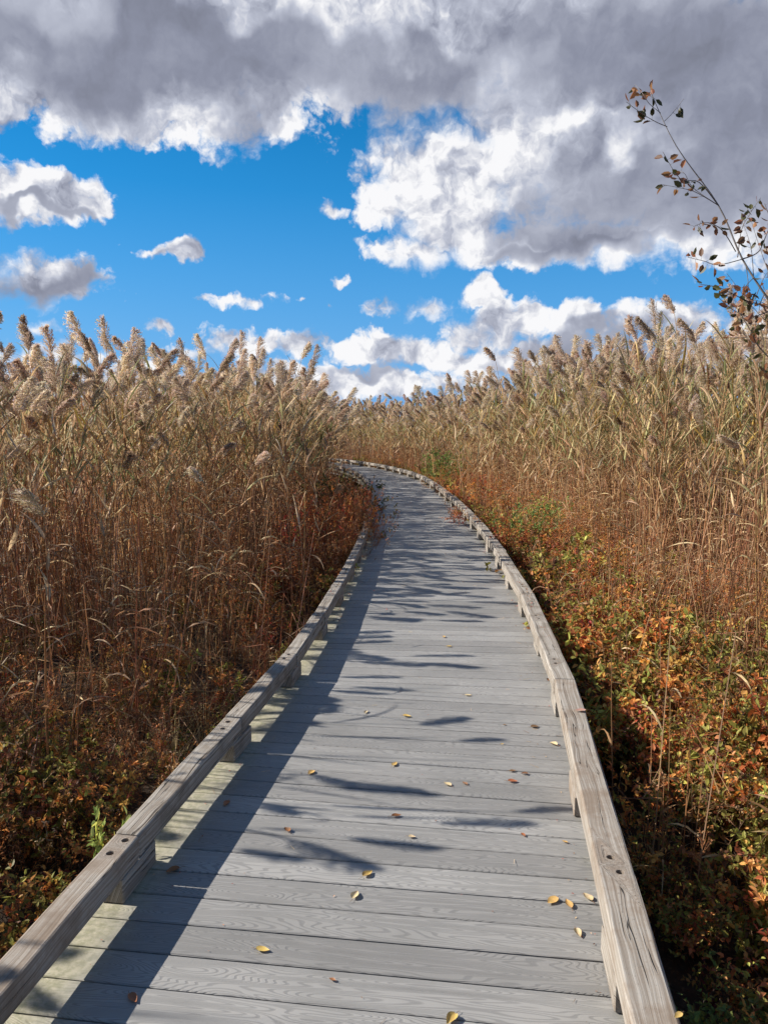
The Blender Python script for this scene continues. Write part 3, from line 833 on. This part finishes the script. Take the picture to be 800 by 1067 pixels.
# ------------------------------------------------------------------ where the reeds stand
EL = ([-8, 2, 5, 6.6, 8, 9.5, 11, 12.5, 16, 22, 26, 31, 60], [4.2, 3.9, 3.6, 3.3, 2.65, 2.15, 1.85, 1.75, 1.95, 1.95, 1.65, 1.3, 1.25])
ER = ([-8, 6, 8, 11, 16, 22, 28, 60], [3.9, 3.7, 3.4, 2.6, 2.3, 1.9, 1.6, 1.5])
def reed_points():
    out = []
    # (x0,x1,y0,y1, max density)
    A = (-26, 24, -4, 56); n = int((A[1] - A[0]) * (A[3] - A[2]) * 30)
    X = rng.uniform(A[0], A[1], n); Y = rng.uniform(A[2], A[3], n)
    s, t = path_coords(X, Y)
    edge = np.where(t < 0, np.interp(s, *EL), np.interp(s, *ER))
    # ragged front
    wob = np.array([mnoise.noise(Vector((a * .9, b * .9, 3))) for a, b in zip(X, Y)])
    d = np.abs(t) - edge + wob * np.where((t < 0) & (s > 10.5), 0.15, 0.45)
    dist = np.hypot(X, Y)
    clump = np.array([mnoise.noise(Vector((a * 1.7, b * 1.7, 8))) for a, b in zip(X, Y)])
    rho = np.where(d > 0, np.where(t < 0, 29, 23) * np.exp(-np.maximum(d, 0) / 1.6) + 6.5 * np.exp(-np.maximum(d, 0) / 9) + .6, 0.0)
    rho = rho * np.clip(1 + clump * .9, .25, 2)
    rho = np.where((dist > 22), rho * .75, rho)
    fr = np.where(t < 0, 5.0, 6.5) * np.exp(d / .6)
    rho = np.where((d <= 0) & (d > -1.5), fr, rho)
    rho = np.where((d <= 0) & (t < 0) & (s > 10.5) & (s < 32), 0, rho)
    rho = np.where(np.abs(t) < 1.05, 0, rho)
    rho = np.where((d <= 0) & (t > 0) & (Y < 5.2), 0, rho)
    rho = np.where((d <= -.5) & (t < 0) & (Y < 4.0), 0, rho)
    # seen by the camera, or shading what it sees
    front = (Y > 1.5) & (np.abs(X) < 0.56 * Y + 1.2)
    shade = (X < 0) & (Y > -1.5) & (X > -8)
    rho = np.where(front | shade, rho, rho * .12)
    keep = rng.uniform(0, 30, n) < rho
    return X[keep], Y[keep], s[keep], t[keep], d[keep]

X, Y, S, T, D = reed_points()
N = len(X)
left = T < 0
zg = np.array([hgt(a, b) - 0.02 for a, b in zip(X, Y)])
hs_ = np.clip(rng.normal(1.0, .075, N) - np.where(rng.random(N) < .25, rng.uniform(0, .3, N), 0) * (D < 1.2), .6, 1.13)
base_h = np.where(left, 0.985, 1.14)
base_h = np.where(S > 24, 1.03, base_h)
base_h = np.where(left & (S < 8), .965, base_h)
base_h = np.where(left & (S >= 8) & (S < 17), 1.0, base_h)
# lower at the very front of the stand
base_h = base_h * np.where(D < 0.2, 0.92, 1.0) * np.where(rng.random(N) < .10, .85, 1)
scz = base_h * hs_
kind = np.zeros(N, int)
u = rng.random(N); ug_ = rng.random(N)
farg = np.array([mnoise.noise(Vector((a * .35, b * .35, 21))) for a, b in zip(X, Y)])
pg = np.clip(np.where(left, np.interp(S, [4, 8, 12], [.08, .2, .55]), np.interp(S, [6, 12, 20, 30], [.85, .85, .7, .5])) + farg * .4, 0, .95)
for i in range(N):
    if D[i] < 0.0:
        kind[i] = rng.choice(K_BARE + K_OLD + K_TAN[:2]) if u[i] < (.8 if not left[i] else .55) else rng.choice(K_TAN)
    elif u[i] < .10: kind[i] = rng.choice(K_BARE)
    elif u[i] < .16: kind[i] = rng.choice(K_OLD)
    else: kind[i] = rng.choice(K_GREEN if ug_[i] < pg[i] else K_TAN)
rotz = rng.uniform(0, 2 * PI, N)
tx = rng.normal(0.0, .045, N); ty = rng.normal(0.04, .05, N)   # breeze leans them to the right
thick = rng.uniform(.9, 1.3, N) * np.where(np.hypot(X, Y) > 15, 1.3, 1.0)

# the 300 that show largest
inframe = (Y > 3.2) & (np.abs(X) < 0.50 * Y - .05) & (S < 26)
score = np.hypot(X, Y) + 1.6 * np.maximum(D, 0)
score = np.where(inframe, score, 1e9)
order = np.argsort(score)
hero = set(order[:290].tolist())

def reed_thing(i_kind, loc, rot, scale, label, group):
    k = REED_KINDS[i_kind]
    r = bpy.data.objects.new('reed', None); COL.objects.link(r); r.empty_display_size = .1
    r.location = loc; r.rotation_euler = rot; r.scale = scale
    tag(r, label, 'reed', group)
    for nm in ('stalk', 'leaves', 'plume'):
        if k[nm] is None: continue
        link({'stalk': 'stalk', 'leaves': 'leaves', 'plume': 'plume'}[nm], k[nm], r)
    return r

LOOK = {'tan': 'with fluffy pale plume', 'green': 'with green-grey leaves', 'bare': 'without a plume', 'old': 'with thin brown plume'}
for i in sorted(hero):
    nm = REED_KINDS[kind[i]]['name']
    if left[i]: where, gp = 'in the reed stand left of the boardwalk', 'left'
    elif S[i] < 13: where, gp = 'near part of the stand right of the boardwalk', 'near right'
    else: where, gp = 'right of the boardwalk where it curves away', 'far right'
    place = {'left': 'left stand', 'near right': 'near right stand', 'far right': 'far right stand'}[gp]
    reed_thing(int(kind[i]), (X[i], Y[i], zg[i]), (tx[i], ty[i], rotz[i]), (thick[i] * .95, thick[i] * .95, scz[i]), 'reed %s, %s' % (LOOK[nm], where), 'reeds %s in the %s' % ({'tan': 'with pale plumes', 'green': 'with green-grey leaves', 'bare': 'without plumes', 'old': 'with thin brown plumes'}[nm], place))

# reeds that stand out from the rest
def single_reed(px, py_top, D_, kd, label, rot=(0.02, 0.03, 1.0), th=1.1, full=2.95):
    top = at_dist(px, py_top, D_)
    x, y = top.x, top.y; z0 = hgt(x, y) - .02
    H = REED_KINDS[kd]['full'].data
    zmax = max(v.co.z for v in H.vertices)
    k = (top.z - z0) / zmax
    reed_thing(kd, (x, y, z0), rot, (th, th, k), label, None)
single_reed(14, 335, 7.4, 2, 'tallest reed at the left edge of the photo, its dark plume clear of the others')
single_reed(66, 332, 8.4, 15, 'second tall reed from the left edge, thin dark plume against the sky')
single_reed(124, 346, 8.0, 16, 'slim reed leaning above the left stand, third tall one from the left edge', (0.03, 0.08, 2.2))
single_reed(650, 322, 10.5, 8, 'tallest reed of the right stand, its brown plume up against the white cloud')
single_reed(38, 506, 5.0, 1, 'short near reed with pale fluffy plume halfway up the left stand, beside the photo edge', (0.05, 0.12, .4), 1.3)
single_reed(249, 488, 6.6, 3, 'short reed with a small pale plume low in front of the left stand', (0.0, -.03, 3.0), 1.1)
single_reed(50, 398, 5.6, 5, 'near reed with a broad brown and grey plume in front of the left stand', (0.04, 0.05, 5.0), 1.4)

# a loose fringe of tall reeds beside the viewer, just left of what the camera sees; their tops throw the long shadows on the boards
random.seed(91)
for i in range(46):
    y = random.uniform(1.9, 8.0); x = random.uniform(-4.2, -2.7)
    if abs(x) < .52 * y + .4: x = -(.52 * y + random.uniform(.4, .9))
    j = random.choice(K_TAN + K_OLD + K_BARE)
    ztop = random.uniform(2.3, 2.75)
    kk = (ztop - GZ) / max(v.co.z for v in REED_KINDS[j]['full'].data.vertices)
    X = np.append(X, x); Y = np.append(Y, y); zg = np.append(zg, hgt(x, y) - .02); tx = np.append(tx, random.gauss(0, .04)); ty = np.append(ty, random.gauss(.03, .05))
    rotz = np.append(rotz, random.uniform(0, 6.28)); thick = np.append(thick, .72); scz = np.append(scz, kk); kind = np.append(kind, j)
N = len(X)
rest = np.array([i for i in range(N) if i not in hero])
R = np.stack([tx, ty, rotz], 1)[rest]; Sx = np.stack([thick, thick, scz], 1)[rest]
P = np.stack([X, Y, zg], 1)[rest]
o = scatter('reed_bed', [k['full'] for k in REED_KINDS], P, R, Sx, kind[rest])
tag(o, 'dense bed of tall reeds massed behind the front stalks on both sides of the boardwalk', 'reeds', kind='stuff')

# ------------------------------------------------------------------ undergrowth
def undergrowth():
    A = (-7, 9, .6, 42); n = int((A[1] - A[0]) * (A[3] - A[2]) * 70)
    X = rng.uniform(A[0], A[1], n); Y = rng.uniform(A[2], A[3], n)
    s, t = path_coords(X, Y)
    edge = np.where(t < 0, np.interp(s, *EL), np.interp(s, *ER))
    a = np.abs(t)
    rho = np.where(a < edge + .6, np.where(t < 0, 26, 32), 18 * np.exp(-(a - edge) / 2.6)) * np.where(s > 14, .7, 1) * np.where(s > 24, .6, 1)
    rho = np.where((t < 0) & (Y < 4.6), 36, rho)
    rho = np.where(a < 1.10, 0, rho)
    rho = np.where((np.abs(X) < .52 * Y + .6), rho, rho * .25)
    keep = rng.uniform(0, 70, n) < rho
    X, Y, s, t, edge = X[keep], Y[keep], s[keep], t[keep], edge[keep]
    keys = ['gold', 'olive', 'red', 'herb', 'feather', 'brown', 'grass', 'thatch', 'green', 'stalks']
    src = []; lookup = {}
    for k in keys:
        lookup[k] = []
        for v in UG[k]: lookup[k].append(len(src)); src.append(v['full'])
    names = []
    P, R, Sx, I = [], [], [], []
    for x, y, ss, tt, ed in zip(X, Y, s, t, edge):
        a = abs(tt); q = mnoise.noise(Vector((x * 1.1, y * 1.1, 40))); q2 = mnoise.noise(Vector((x * .8, y * .8, 60)))
        if tt < 0:
            w = dict(gold=.35, olive=.3, red=.9, herb=2.2, feather=.8, brown=1.8, grass=3.2, thatch=3.0, green=0, stalks=3.4 if a > 1.7 else .5)
            if y < 4.4: w.update(gold=6.0, olive=2.6, feather=3.4, brown=.8, red=.5, thatch=.8, grass=.9, stalks=.4)
            if a < 2.3 and y > 4.4: w.update(feather=2.4, gold=1.6, olive=.8, red=1.0)
            if q > .15: w['red'] *= 1.8; w['feather'] *= 2
            if y > 6 and a < 2.4: w.update(herb=2.5, red=1.5, feather=2.6, gold=.8, thatch=1)
        else:
            w = dict(gold=1.8, olive=1.0, red=1.3, herb=1.5, feather=.9, brown=.8, grass=2.2, thatch=1.2, green=.08, stalks=2.2 if a > 2.0 else .2)
            if y < 6.5: w.update(gold=5.6, olive=1.3, red=.8, herb=.5, feather=.2, brown=.4, grass=.9, thatch=.6, stalks=.5)
            elif y < 9: w.update(gold=2.2, olive=1.0)
            if a > ed - .8 and y > 6: w.update(herb=1.5, brown=1.5, grass=4, thatch=2.5, red=.6, gold=.8)
            if q > .2: w['olive'] *= 2.5; w['gold'] *= 1.3
            if q < -.2: w['feather'] *= 4; w['grass'] *= 2
            if q2 > .2: w['red'] *= 1.8
        if a > ed + .3: w = dict(brown=2, thatch=5, grass=1.5, herb=.6, stalks=3)
        ks = list(w); k = random.choices(ks, [w[z] for z in ks])[0]
        z = hgt(x, y) - .02
        near = np.clip((a - 1.12) / .9, 0, 1)
        sc = (0.62 + .42 * near) * random.uniform(.75, 1.2)
        if tt > 0 and y < 4: sc *= .93
        if tt > 0: sc *= 1.15 - .3 * min(1, max(0, (a - 1.8) / .8)) * (y > 5)
        if y > 8: sc *= 1.12
        if tt < 0: sc *= (.9 if a < 2.0 else .7) if y > 4.4 else 1.0
        if tt > 0 and y > 3.6: sc *= 1 + .65 * (1 - near) * min(1, (y - 3.6) / 1.5)
        if tt < 0 and 8 < y < 16 and a < 1.9: sc *= 1.7
        if k == 'thatch': sc = random.uniform(.8, 1.1)
        if k == 'stalks': sc = random.uniform(.75, 1.15) * (1 if a < ed else 1.2)
        P.append((x, y, z)); R.append((random.gauss(0, .08), random.gauss(0, .08), random.uniform(0, 2 * PI)))
        Sx.append((sc, sc, sc * random.uniform(.9, 1.15))); I.append(random.choice(lookup[k])); names.append(k)
    return src, np.array(P), np.array(R), np.array(Sx), np.array(I), names, s, t
src, UP, UR, US, UI, UN, us, ut = undergrowth()
inv = {}
for k in UG:
    for v in UG[k]: inv[v['full'].name] = v
PLANT = {'gold': ('leafy_shrub', 'low shrub with amber leaves', 'shrub'), 'olive': ('leafy_shrub', 'low shrub with olive green leaves', 'shrub'),
         'red': ('leafy_shrub', 'low shrub with rust red leaves', 'shrub'), 'herb': ('withered_herb', 'withered rust brown herb', 'plant'),
         'feather': ('withered_herb', 'low feathery orange plant', 'plant')}
dd = np.hypot(UP[:, 0], UP[:, 1] - 0)
vis = (np.abs(UP[:, 0]) < .5 * UP[:, 1] + .05) & (UP[:, 1] > 2.0)
order = np.argsort(np.where(vis, dd, 1e9)); picked = []
for i in order:
    if UN[i] in PLANT and vis[i]: picked.append(i)
    if len(picked) >= 240: break
for i in picked:
    nm, lb, ct = PLANT[UN[i]]; v = inv[src[UI[i]].name]
    side = 'left' if ut[i] < 0 else 'right'
    zone = 'near the camera' if UP[i][1] < 4.2 else 'further along'
    r = empty(nm, tuple(UP[i])); r.rotation_euler = tuple(UR[i]); r.scale = tuple(US[i])
    tag(r, '%s, %s of the boardwalk %s' % (lb, side, zone), ct, '%s plants %s of the boardwalk %s' % (UN[i].replace('gold', 'amber leaved').replace('olive', 'green leaved').replace('red', 'red leaved').replace('herb', 'withered').replace('feather', 'feathery orange'), side, zone))
    link('leaves', v['leaves'], r)
    if v['stems']: link('stems', v['stems'], r)
mask = np.ones(len(UP), bool); mask[picked] = False
o = scatter('undergrowth', src, UP[mask], UR[mask], US[mask], UI[mask])
tag(o, 'tangled autumn undergrowth of small shrubs, withered herbs and dead grass beside the boardwalk', 'undergrowth', kind='stuff')

# plants one can point to
def plant_at(key, loc, sc, name, label, cat='plant', rot=(0, 0, 0), var=0, group=None):
    v = UG[key][var]; r = empty(name, loc); r.rotation_euler = rot; r.scale = sc if isinstance(sc, tuple) else (sc,) * 3
    tag(r, label, cat, group); link('leaves', v['leaves'], r)
    if v['stems']: link('stems', v['stems'], r)
    return r
def ground_pt(px, py):
    p = on_plane(px, py, GZ); return (p.x, p.y, hgt(p.x, p.y) - .01)
p = at_dist(742, 700, 6.0); plant_at('lime', (p.x, p.y, hgt(p.x, p.y)), (.9, .9, 1.25), 'leafy_shrub', 'bright lime green young shrub among the rust coloured plants right of the boardwalk', 'shrub')
plant_at('dark', (-0.92, 13.6, GZ), (1.3, 1.3, 1.55), 'leafy_shrub', 'dark green bush at the foot of the left reeds, beside the bend', 'shrub')
p, _ = at(21.8, 1.55); plant_at('green', (p[0], p[1], GZ), (2.0, 2.0, 1.75), 'leafy_shrub', 'larger olive green bush behind the right kerb where the boardwalk curves', 'shrub')
p, _ = at(24.2, 1.7); plant_at('green', (p[0], p[1], GZ), (1.6, 1.6, 1.5), 'leafy_shrub', 'smaller olive green bush behind the right kerb, farthest of the two by the bend', 'shrub', (0, 0, 2))
p, _ = at(18.6, 1.7); plant_at('red', (p[0], p[1], GZ), (1.7, 1.7, 1.9), 'leafy_shrub', 'rust red bush just behind the right kerb before the bend', 'shrub')
p, _ = at(2.56, -.99); plant_at('lime', (p[0], p[1], -.28), (.45, .45, .95), 'leafy_shrub', 'small green sprig leaning over the joint of the left kerb', 'plant', (0, .25, 1.0))
p, _ = at(2.2, -1.75); plant_at('lime', (p[0] - .35, p[1] + .1, GZ), (.7, .7, .8), 'leafy_shrub', 'small bright green plant among orange plants at the lower left edge', 'plant', (0, 0, 2.0))
for i in range(3):
    p, _ = at(1.95 + .16 * i, -1.25 - .13 * i); plant_at('feather', (p[0], p[1], GZ), (1.0, 1.0, 1.0), 'withered_herb', 'tuft of bright orange feathery leaves close behind the near end of the left kerb', 'plant', (0, 0, i * 2.0), i % 3, 'bright orange tufts behind the near left kerb')
# red creeper that has grown through under the right kerb on to the boards
for i, (s_, t_, rx) in enumerate([(12.3, .72, 1.2), (12.9, .70, 1.15), (13.6, .74, 1.1)]):
    p, _ = at(s_, t_); plant_at('red', (p[0], p[1], .0), (.62, .62, .50), 'creeping_shrub', 'dark red creeping shrub spilling from under the right kerb on to the boards', 'shrub', (0, -.75, .3 * i), i, 'dark red creepers on the boards')
# rust coloured herbs and shrubs that have grown over the left kerb before the bend
random.seed(31)
for i in range(84):
    s_ = 8.7 + 6.5 * ((i + random.random()) / 84) ** 1.15
    g_ = min(1, max(0, s_ - 8.9) / 1.3)
    t_ = -1.0 - random.random() * .8 + .20 * g_
    k = random.choice(['herb', 'herb', 'herb', 'brown', 'feather', 'red', 'feather'])
    top = 1.6 - 44 / 806 * s_ if s_ > 10 else (.55 + .5 * g_)          # height above the deck
    if t_ > -1.0: top -= .25
    hk = {'herb': .80, 'red': .58, 'brown': .70, 'feather': .46, 'dark': .80}
    if s_ > 12.5: k = random.choice(['herb', 'dark', 'brown'])
    hz = (top - GZ) / hk[k] * random.uniform(.72, .98)
    p, _ = at(s_, t_)
    nm, lb, ct = {'herb': ('withered_herb', 'tall withered rust brown herb', 'plant'), 'red': ('leafy_shrub', 'tall red leaved shrub', 'shrub'), 'brown': ('withered_herb', 'tall dead brown herb', 'plant'),
                  'feather': ('withered_herb', 'tall orange feathery herb', 'plant'), 'dark': ('leafy_shrub', 'dark green shrub', 'shrub')}[k]
    plant_at(k, (p[0], p[1], GZ), (1.25, 1.25, hz), nm, lb + ' growing over the left kerb just before the bend', ct, (random.gauss(0, .08), .12 + .14 * g_ * random.random(), random.uniform(0, 6.28)), random.randrange(len(UG[k])), lb + 's over the left kerb')

# ------------------------------------------------------------------ sapling whose branch reaches in from the right
def sapling():
    random.seed(77)
    D0 = 3.0
    def q(px, py, D=None): return at_dist(px, py, D or D0)
    base = Vector((2.15, 2.95, hgt(2.15, 2.95)))
    root = empty('sapling', base); tag(root, 'slender sapling with sparse brown and green leaves, reaching in over the reeds from the right', 'tree')
    inv_ = Matrix.Translation(-base)
    tr, lf = Geo(), Geo()
    bark = (.20, .165, .14); pale = (.50, .46, .43)
    fork = Vector((1.98, 2.98, 1.05))
    tube(tr, [base, base + Vector((-.04, .02, .6)), fork.lerp(base, .3), fork], .017, .012, bark, bark, 7)
    def smooth(P, n=5):
        out = []
        Q = [P[0]] + P + [P[-1]]
        for i in range(1, len(Q) - 2):
            for k in range(n):
                u = k / n; a, b, c, d = Q[i - 1], Q[i], Q[i + 1], Q[i + 2]
                out.append(0.5 * ((2 * b) + (c - a) * u + (2 * a - 5 * b + 4 * c - d) * u * u + (-a + 3 * b - 3 * c + d) * u ** 3))
        out.append(P[-1]); return out
    LC = [(.055, .06, .02), (.10, .10, .035), (.42, .22, .09), (.34, .15, .07), (.22, .12, .06)]
    def twig(P, r0, r1, nl, size=.036, c0=bark, c1=pale, leaf_from=.35):
        nl = int(nl * 1.9)
        pts = smooth(P); tube(tr, pts, r0, r1, c0, c1, 5)
        for i in range(nl):
            u = leaf_from + (1 - leaf_from) * (i + random.random() * .8) / nl; k = min(u, .999) * (len(pts) - 1); j = int(k); p = pts[j].lerp(pts[j + 1], k - j)
            d = (pts[j + 1] - pts[j]).normalized() * .3 + rvec() * .9; d.z -= .25; d.normalize()
            pe = p + d * .012; tube(tr, [p, pe], .0006, .0005, bark, bark, 3)
            f = random.uniform(.7, 1.15)
            leaf(lf, pe, d, size * f, size * .60 * f, random.choice(LC), random.uniform(.05, .25))
    A = q(806, 322, 2.95); B = q(773, 270); C_ = q(748, 214, 3.05); E = q(704, 152, 3.05); G = q(677, 95, 3.1)
    main = [fork, Vector((1.75, 2.96, 1.62)), A, B, C_, E, G]
    pts = smooth(main); tube(tr, pts, .0055, .0011, bark, pale, 6)
    twig([E.lerp(G, .35), q(683, 127), q(668, 118), q(652, 106)], .0016, .0008, 6)
    twig([E.lerp(G, .45), q(700, 118, 3.1), q(712, 103, 3.15)], .0014, .0007, 2)
    twig([E.lerp(G, .6), q(676, 108), q(668, 96), q(661, 88, 3.1)], .0012, .0007, 3)
    twig([E.lerp(G, .8), G], .0012, .0008, 5)
    twig([C_, q(728, 190, 3.0), q(708, 186, 2.9), q(690, 158, 2.9)], .0022, .0008, 7)
    twig([C_, q(733, 205, 3.0), q(718, 198, 2.9), q(688, 192, 2.9)], .0018, .0007, 5)
    twig([C_, q(722, 196, 3.1), q(712, 180, 3.1), q(702, 180, 3.15)], .0014, .0007, 3)
    twig([q(766, 262), q(752, 240, 2.9), q(736, 232, 2.85), q(722, 236, 2.8)], .0020, .0008, 8)
    twig([q(768, 268), q(772, 240, 3.1), q(780, 224, 3.1), q(792, 206, 3.15)], .0020, .0008, 8)
    twig([B, q(748, 276, 2.9), q(733, 272, 2.9), q(716, 268, 2.85)], .0018, .0008, 6)
    twig([B, q(790, 262, 3.1), q(800, 240, 3.1), q(812, 222, 3.2)], .0028, .0010, 10)
    twig([A, q(775, 312, 2.8), q(750, 300, 2.8), q(728, 296, 2.8)], .0022, .0008, 7)
    twig([A, q(782, 330, 2.75), q(762, 322, 2.75), q(744, 306, 2.75)], .0020, .0008, 7)
    twig([Vector((1.75, 2.96, 1.62)), q(800, 372, 2.7), q(782, 345, 2.65), q(768, 322, 2.6)], .0030, .0010, 10)
    twig([Vector((1.75, 2.96, 1.62)), q(830, 300, 3.1), q(815, 262, 3.2), q(796, 212, 3.2)], .0045, .0010, 14)
    twig([fork, Vector((1.92, 3.0, 1.8)), Vector((1.86, 3.05, 2.4)), Vector((1.9, 3.05, 2.9))], .007, .001, 16)
    for k in range(9):
        a_ = A.lerp(B, random.random()) if k % 2 else Vector((1.62, 2.96, 1.85)).lerp(A, random.random()); e_ = q(random.uniform(752, 812), random.uniform(205, 352), random.uniform(2.7, 3.2))
        twig([a_, a_.lerp(e_, .5) + rvec() * .03, e_], .0016, .0007, 5)
    twig([q(786, 312), q(795, 290, 3.1), q(806, 275, 3.2)], .0018, .0008, 6)
    twig([Vector((1.75, 2.96, 1.62)), q(812, 400, 2.8), q(800, 392, 2.7), q(790, 380, 2.7)], .0018, .0008, 6)
    t = tr.mesh('branches', M_TREE, True); t.transform(inv_); l = lf.mesh('leaves', M_TREE); l.transform(inv_)
    link('trunk', t, root); link('leaves', l, root)
sapling()

# ------------------------------------------------------------------ fallen leaves on the boards
YEL = (.62, .40, .13); PALE = (.66, .52, .30); RST = (.38, .15, .06); BRN = (.28, .15, .08)
def fallen(px, py, L, col, word, extra='', z=0.0):
    L *= 1.3
    random.seed(int(px * 31 + py)); p = on_plane(px, py, z); g = Geo()
    a = random.uniform(0, 2 * PI); d = Vector((math.cos(a), math.sin(a), 0)); s = Vector((-d.y, d.x, 0)); W = L * random.uniform(.55, .75)
    n = 7; vs = []; curl = random.uniform(.25, .6); cup = random.uniform(.2, .8) * L
    for i in range(n):
        u = i / (n - 1); w = W * .5 * math.sin(PI * min(1, .06 + u * .94) ** .8) + .0006
        for k in (-1, -.5, 0, .5, 1):
            vs.append(d * ((u - .5) * L) + s * (w * k * (1 - .15 * abs(k))) + Vector((0, 0, .0035 + abs(k) ** 1.6 * w * curl + cup * .5 * (u - .5) ** 2 + random.uniform(0, .0008))))
    fs = [(i * 5 + j, i * 5 + j + 1, (i + 1) * 5 + j + 1, (i + 1) * 5 + j) for i in range(n - 1) for j in range(4)]
    g.add(vs, fs, [vary(col, .1) for _ in vs])
    sg = Geo(); e = d * (-.5 * L); tube(sg, [e + Vector((0, 0, .004)), e - d * L * .22 + Vector((0, 0, .007)), e - d * L * .4 + s * L * .06 + Vector((0, 0, .004))], .0008, .0006, BRN, BRN, 4)
    r = empty('fallen_leaf', (p.x, p.y, z)); link('blade', g.mesh('blade', M_FALLEN, True), r); link('leaf_stem', sg.mesh('leaf_stem', M_FALLEN), r)
    tag(r, word + extra, 'leaf', 'fallen leaves scattered on the boardwalk')
random.seed(3)
FL = [(383, 912, .036, YEL, 'curled golden fallen leaf in the middle of the deck, above a paler one'), (370, 934, .036, PALE, 'pale diamond shaped fallen leaf in the middle of the near deck'),
      (575, 940, .040, YEL, 'golden cupped fallen leaf, leftmost of the three by the near right kerb'), (592, 943, .038, YEL, 'upright yellow fallen leaf, middle of the three by the near right kerb'),
      (612, 936, .036, PALE, 'pale tan fallen leaf, nearest the kerb of the three by the near right kerb'), (602, 974, .032, PALE, 'flat pale fallen leaf just below the trio of leaves near the right kerb'),
      (466, 818, .034, PALE, 'cream coloured fallen leaf on the middle boards beside a brown one'), (484, 817, .026, BRN, 'small brown fallen leaf right of the cream coloured one'),
      (413, 851, .032, RST, 'orange brown fallen leaf on the middle boards, alone'), (411, 797, .034, YEL, 'pale yellow fallen leaf beside a dark plume shadow'),
      (424, 747, .038, YEL, 'bright orange yellow fallen leaf in the middle of the deck'), (381, 743, .032, PALE, 'faint pale fallen leaf close to the edge of the kerb shadow'),
      (324, 806, .036, YEL, 'orange fallen leaf just outside the left kerb shadow'), (274, 991, .034, YEL, 'yellow fallen leaf beside a plume shadow on the near boards'),
      (180, 908, .040, RST, 'orange brown fallen leaf lying in the left kerb shadow'), (139, 1042, .034, RST, 'small orange fallen leaf at the edge of the left kerb shadow, nearest the camera'),
      (346, 1022, .016, RST, 'tiny red brown leaf scrap on the near boards'), (557, 758, .036, BRN, 'dark brown fallen leaf standing on the right half of the deck'),
      (576, 776, .036, PALE, 'pale fallen leaf close to the right kerb'), (534, 815, .034, RST, 'rust red fallen leaf, lowest of three small ones on the right half'),
      (534, 804, .026, BRN, 'small brown fallen leaf, upper left of three on the right half'), (546, 807, .026, BRN, 'small brown fallen leaf, upper right of three on the right half'),
      (488, 725, .034, PALE, 'pinkish tan fallen leaf far along the middle of the deck'), (571, 709, .034, RST, 'reddish fallen leaf by the right kerb, far along'),
      (462, 664, .034, YEL, 'small orange fallen leaf far along the deck, left of a twig shadow tip'), (467, 674, .034, YEL, 'small yellow fallen leaf just below another orange one far along the deck'),
      (429, 873, .022, PALE, 'very small tan leaf scrap in the middle of the deck'), (545, 871, .020, RST, 'very small rust leaf scrap on the right half of the deck'),
      (588, 878, .018, YEL, 'tiny yellow leaf scrap near the right kerb'), (470, 1064, .036, YEL, 'golden fallen leaf cut by the bottom edge of the photo'),
      (236, 838, .036, RST, 'dull orange fallen leaf in the shade of the left kerb, further along'), (299, 866, .03, RST, 'thin red brown fallen leaf lying edge up on the left half'),
      (525, 756, .014, BRN, 'tiny dark leaf scrap on the right half of the deck'), (523, 776, .014, YEL, 'tiny yellow leaf scrap on the right half of the deck')]
for a in FL: fallen(*a)
fallen(604, 741, .045, (.55, .34, .24), 'pinkish brown fallen leaf lying on top of the right kerb', '', .182)
fallen(706, 1060, .022, YEL, 'yellow fallen leaf on the near end of the right kerb', '', .182)

# litter of leaf scraps along the kerbs, too small and many to count
def litter():
    g = Geo(); random.seed(5)
    for i in range(1500):
        s_ = random.uniform(1.2, 30); r = random.random()
        if r < .45: tt = random.choice([-1, 1]) * (HALF + random.uniform(-.16, -.01) * random.random()); z = .002
        elif r < .72: tt = random.uniform(.8, .86); z = .1825; s_ = random.uniform(5, 30)
        elif r < .80: tt = -random.uniform(.8, .86); z = .1825; s_ = random.uniform(5, 14)
        else: tt = random.uniform(-.74, .74); z = .002
        p, _ = at(s_, tt); d = rvec(); d.z *= .2
        L = random.uniform(.004, .012) if s_ < 6 else random.uniform(.008, .026)
        leaf(g, Vector((p[0], p[1], z + .002)), d, L, L * .5, vary(random.choice([RST, BRN, BRN, TAN, RED, DKB]), .3), .2, Vector((0, 0, 1)))
    for i in range(150):
        s_ = random.uniform(1.3, 16); tt = random.uniform(-.76, .76) if random.random() < .5 else random.choice([-1, 1]) * random.uniform(.62, .77)
        p, _ = at(s_, tt); a = random.uniform(0, 6.28); d = Vector((math.cos(a), math.sin(a), random.uniform(0, .12))); cc = vary(random.choice([STRAW, TAN, BRN]), .2)
        tube(g, curve_pts(Vector((p[0], p[1], .003)), d, random.uniform(.012, .06), 3, rvec() * .3 * Vector((1, 1, .1)).length * .3, .02), .0009, .0005, cc, cc, 3)
    tag(link('leaf_litter', g.mesh('leaf_litter', M_FALLEN)), 'tiny brown leaf scraps littering the boards and kerb tops', 'leaf litter', kind='stuff')
litter()

SC.cycles.use_adaptive_sampling = True
SC.cycles.adaptive_threshold = 0.02
SC.cycles.max_bounces = 6; SC.cycles.diffuse_bounces = 3; SC.cycles.glossy_bounces = 2; SC.cycles.transmission_bounces = 3
SC.cycles.use_denoising = True
print('reeds', N, 'undergrowth', len(UP))
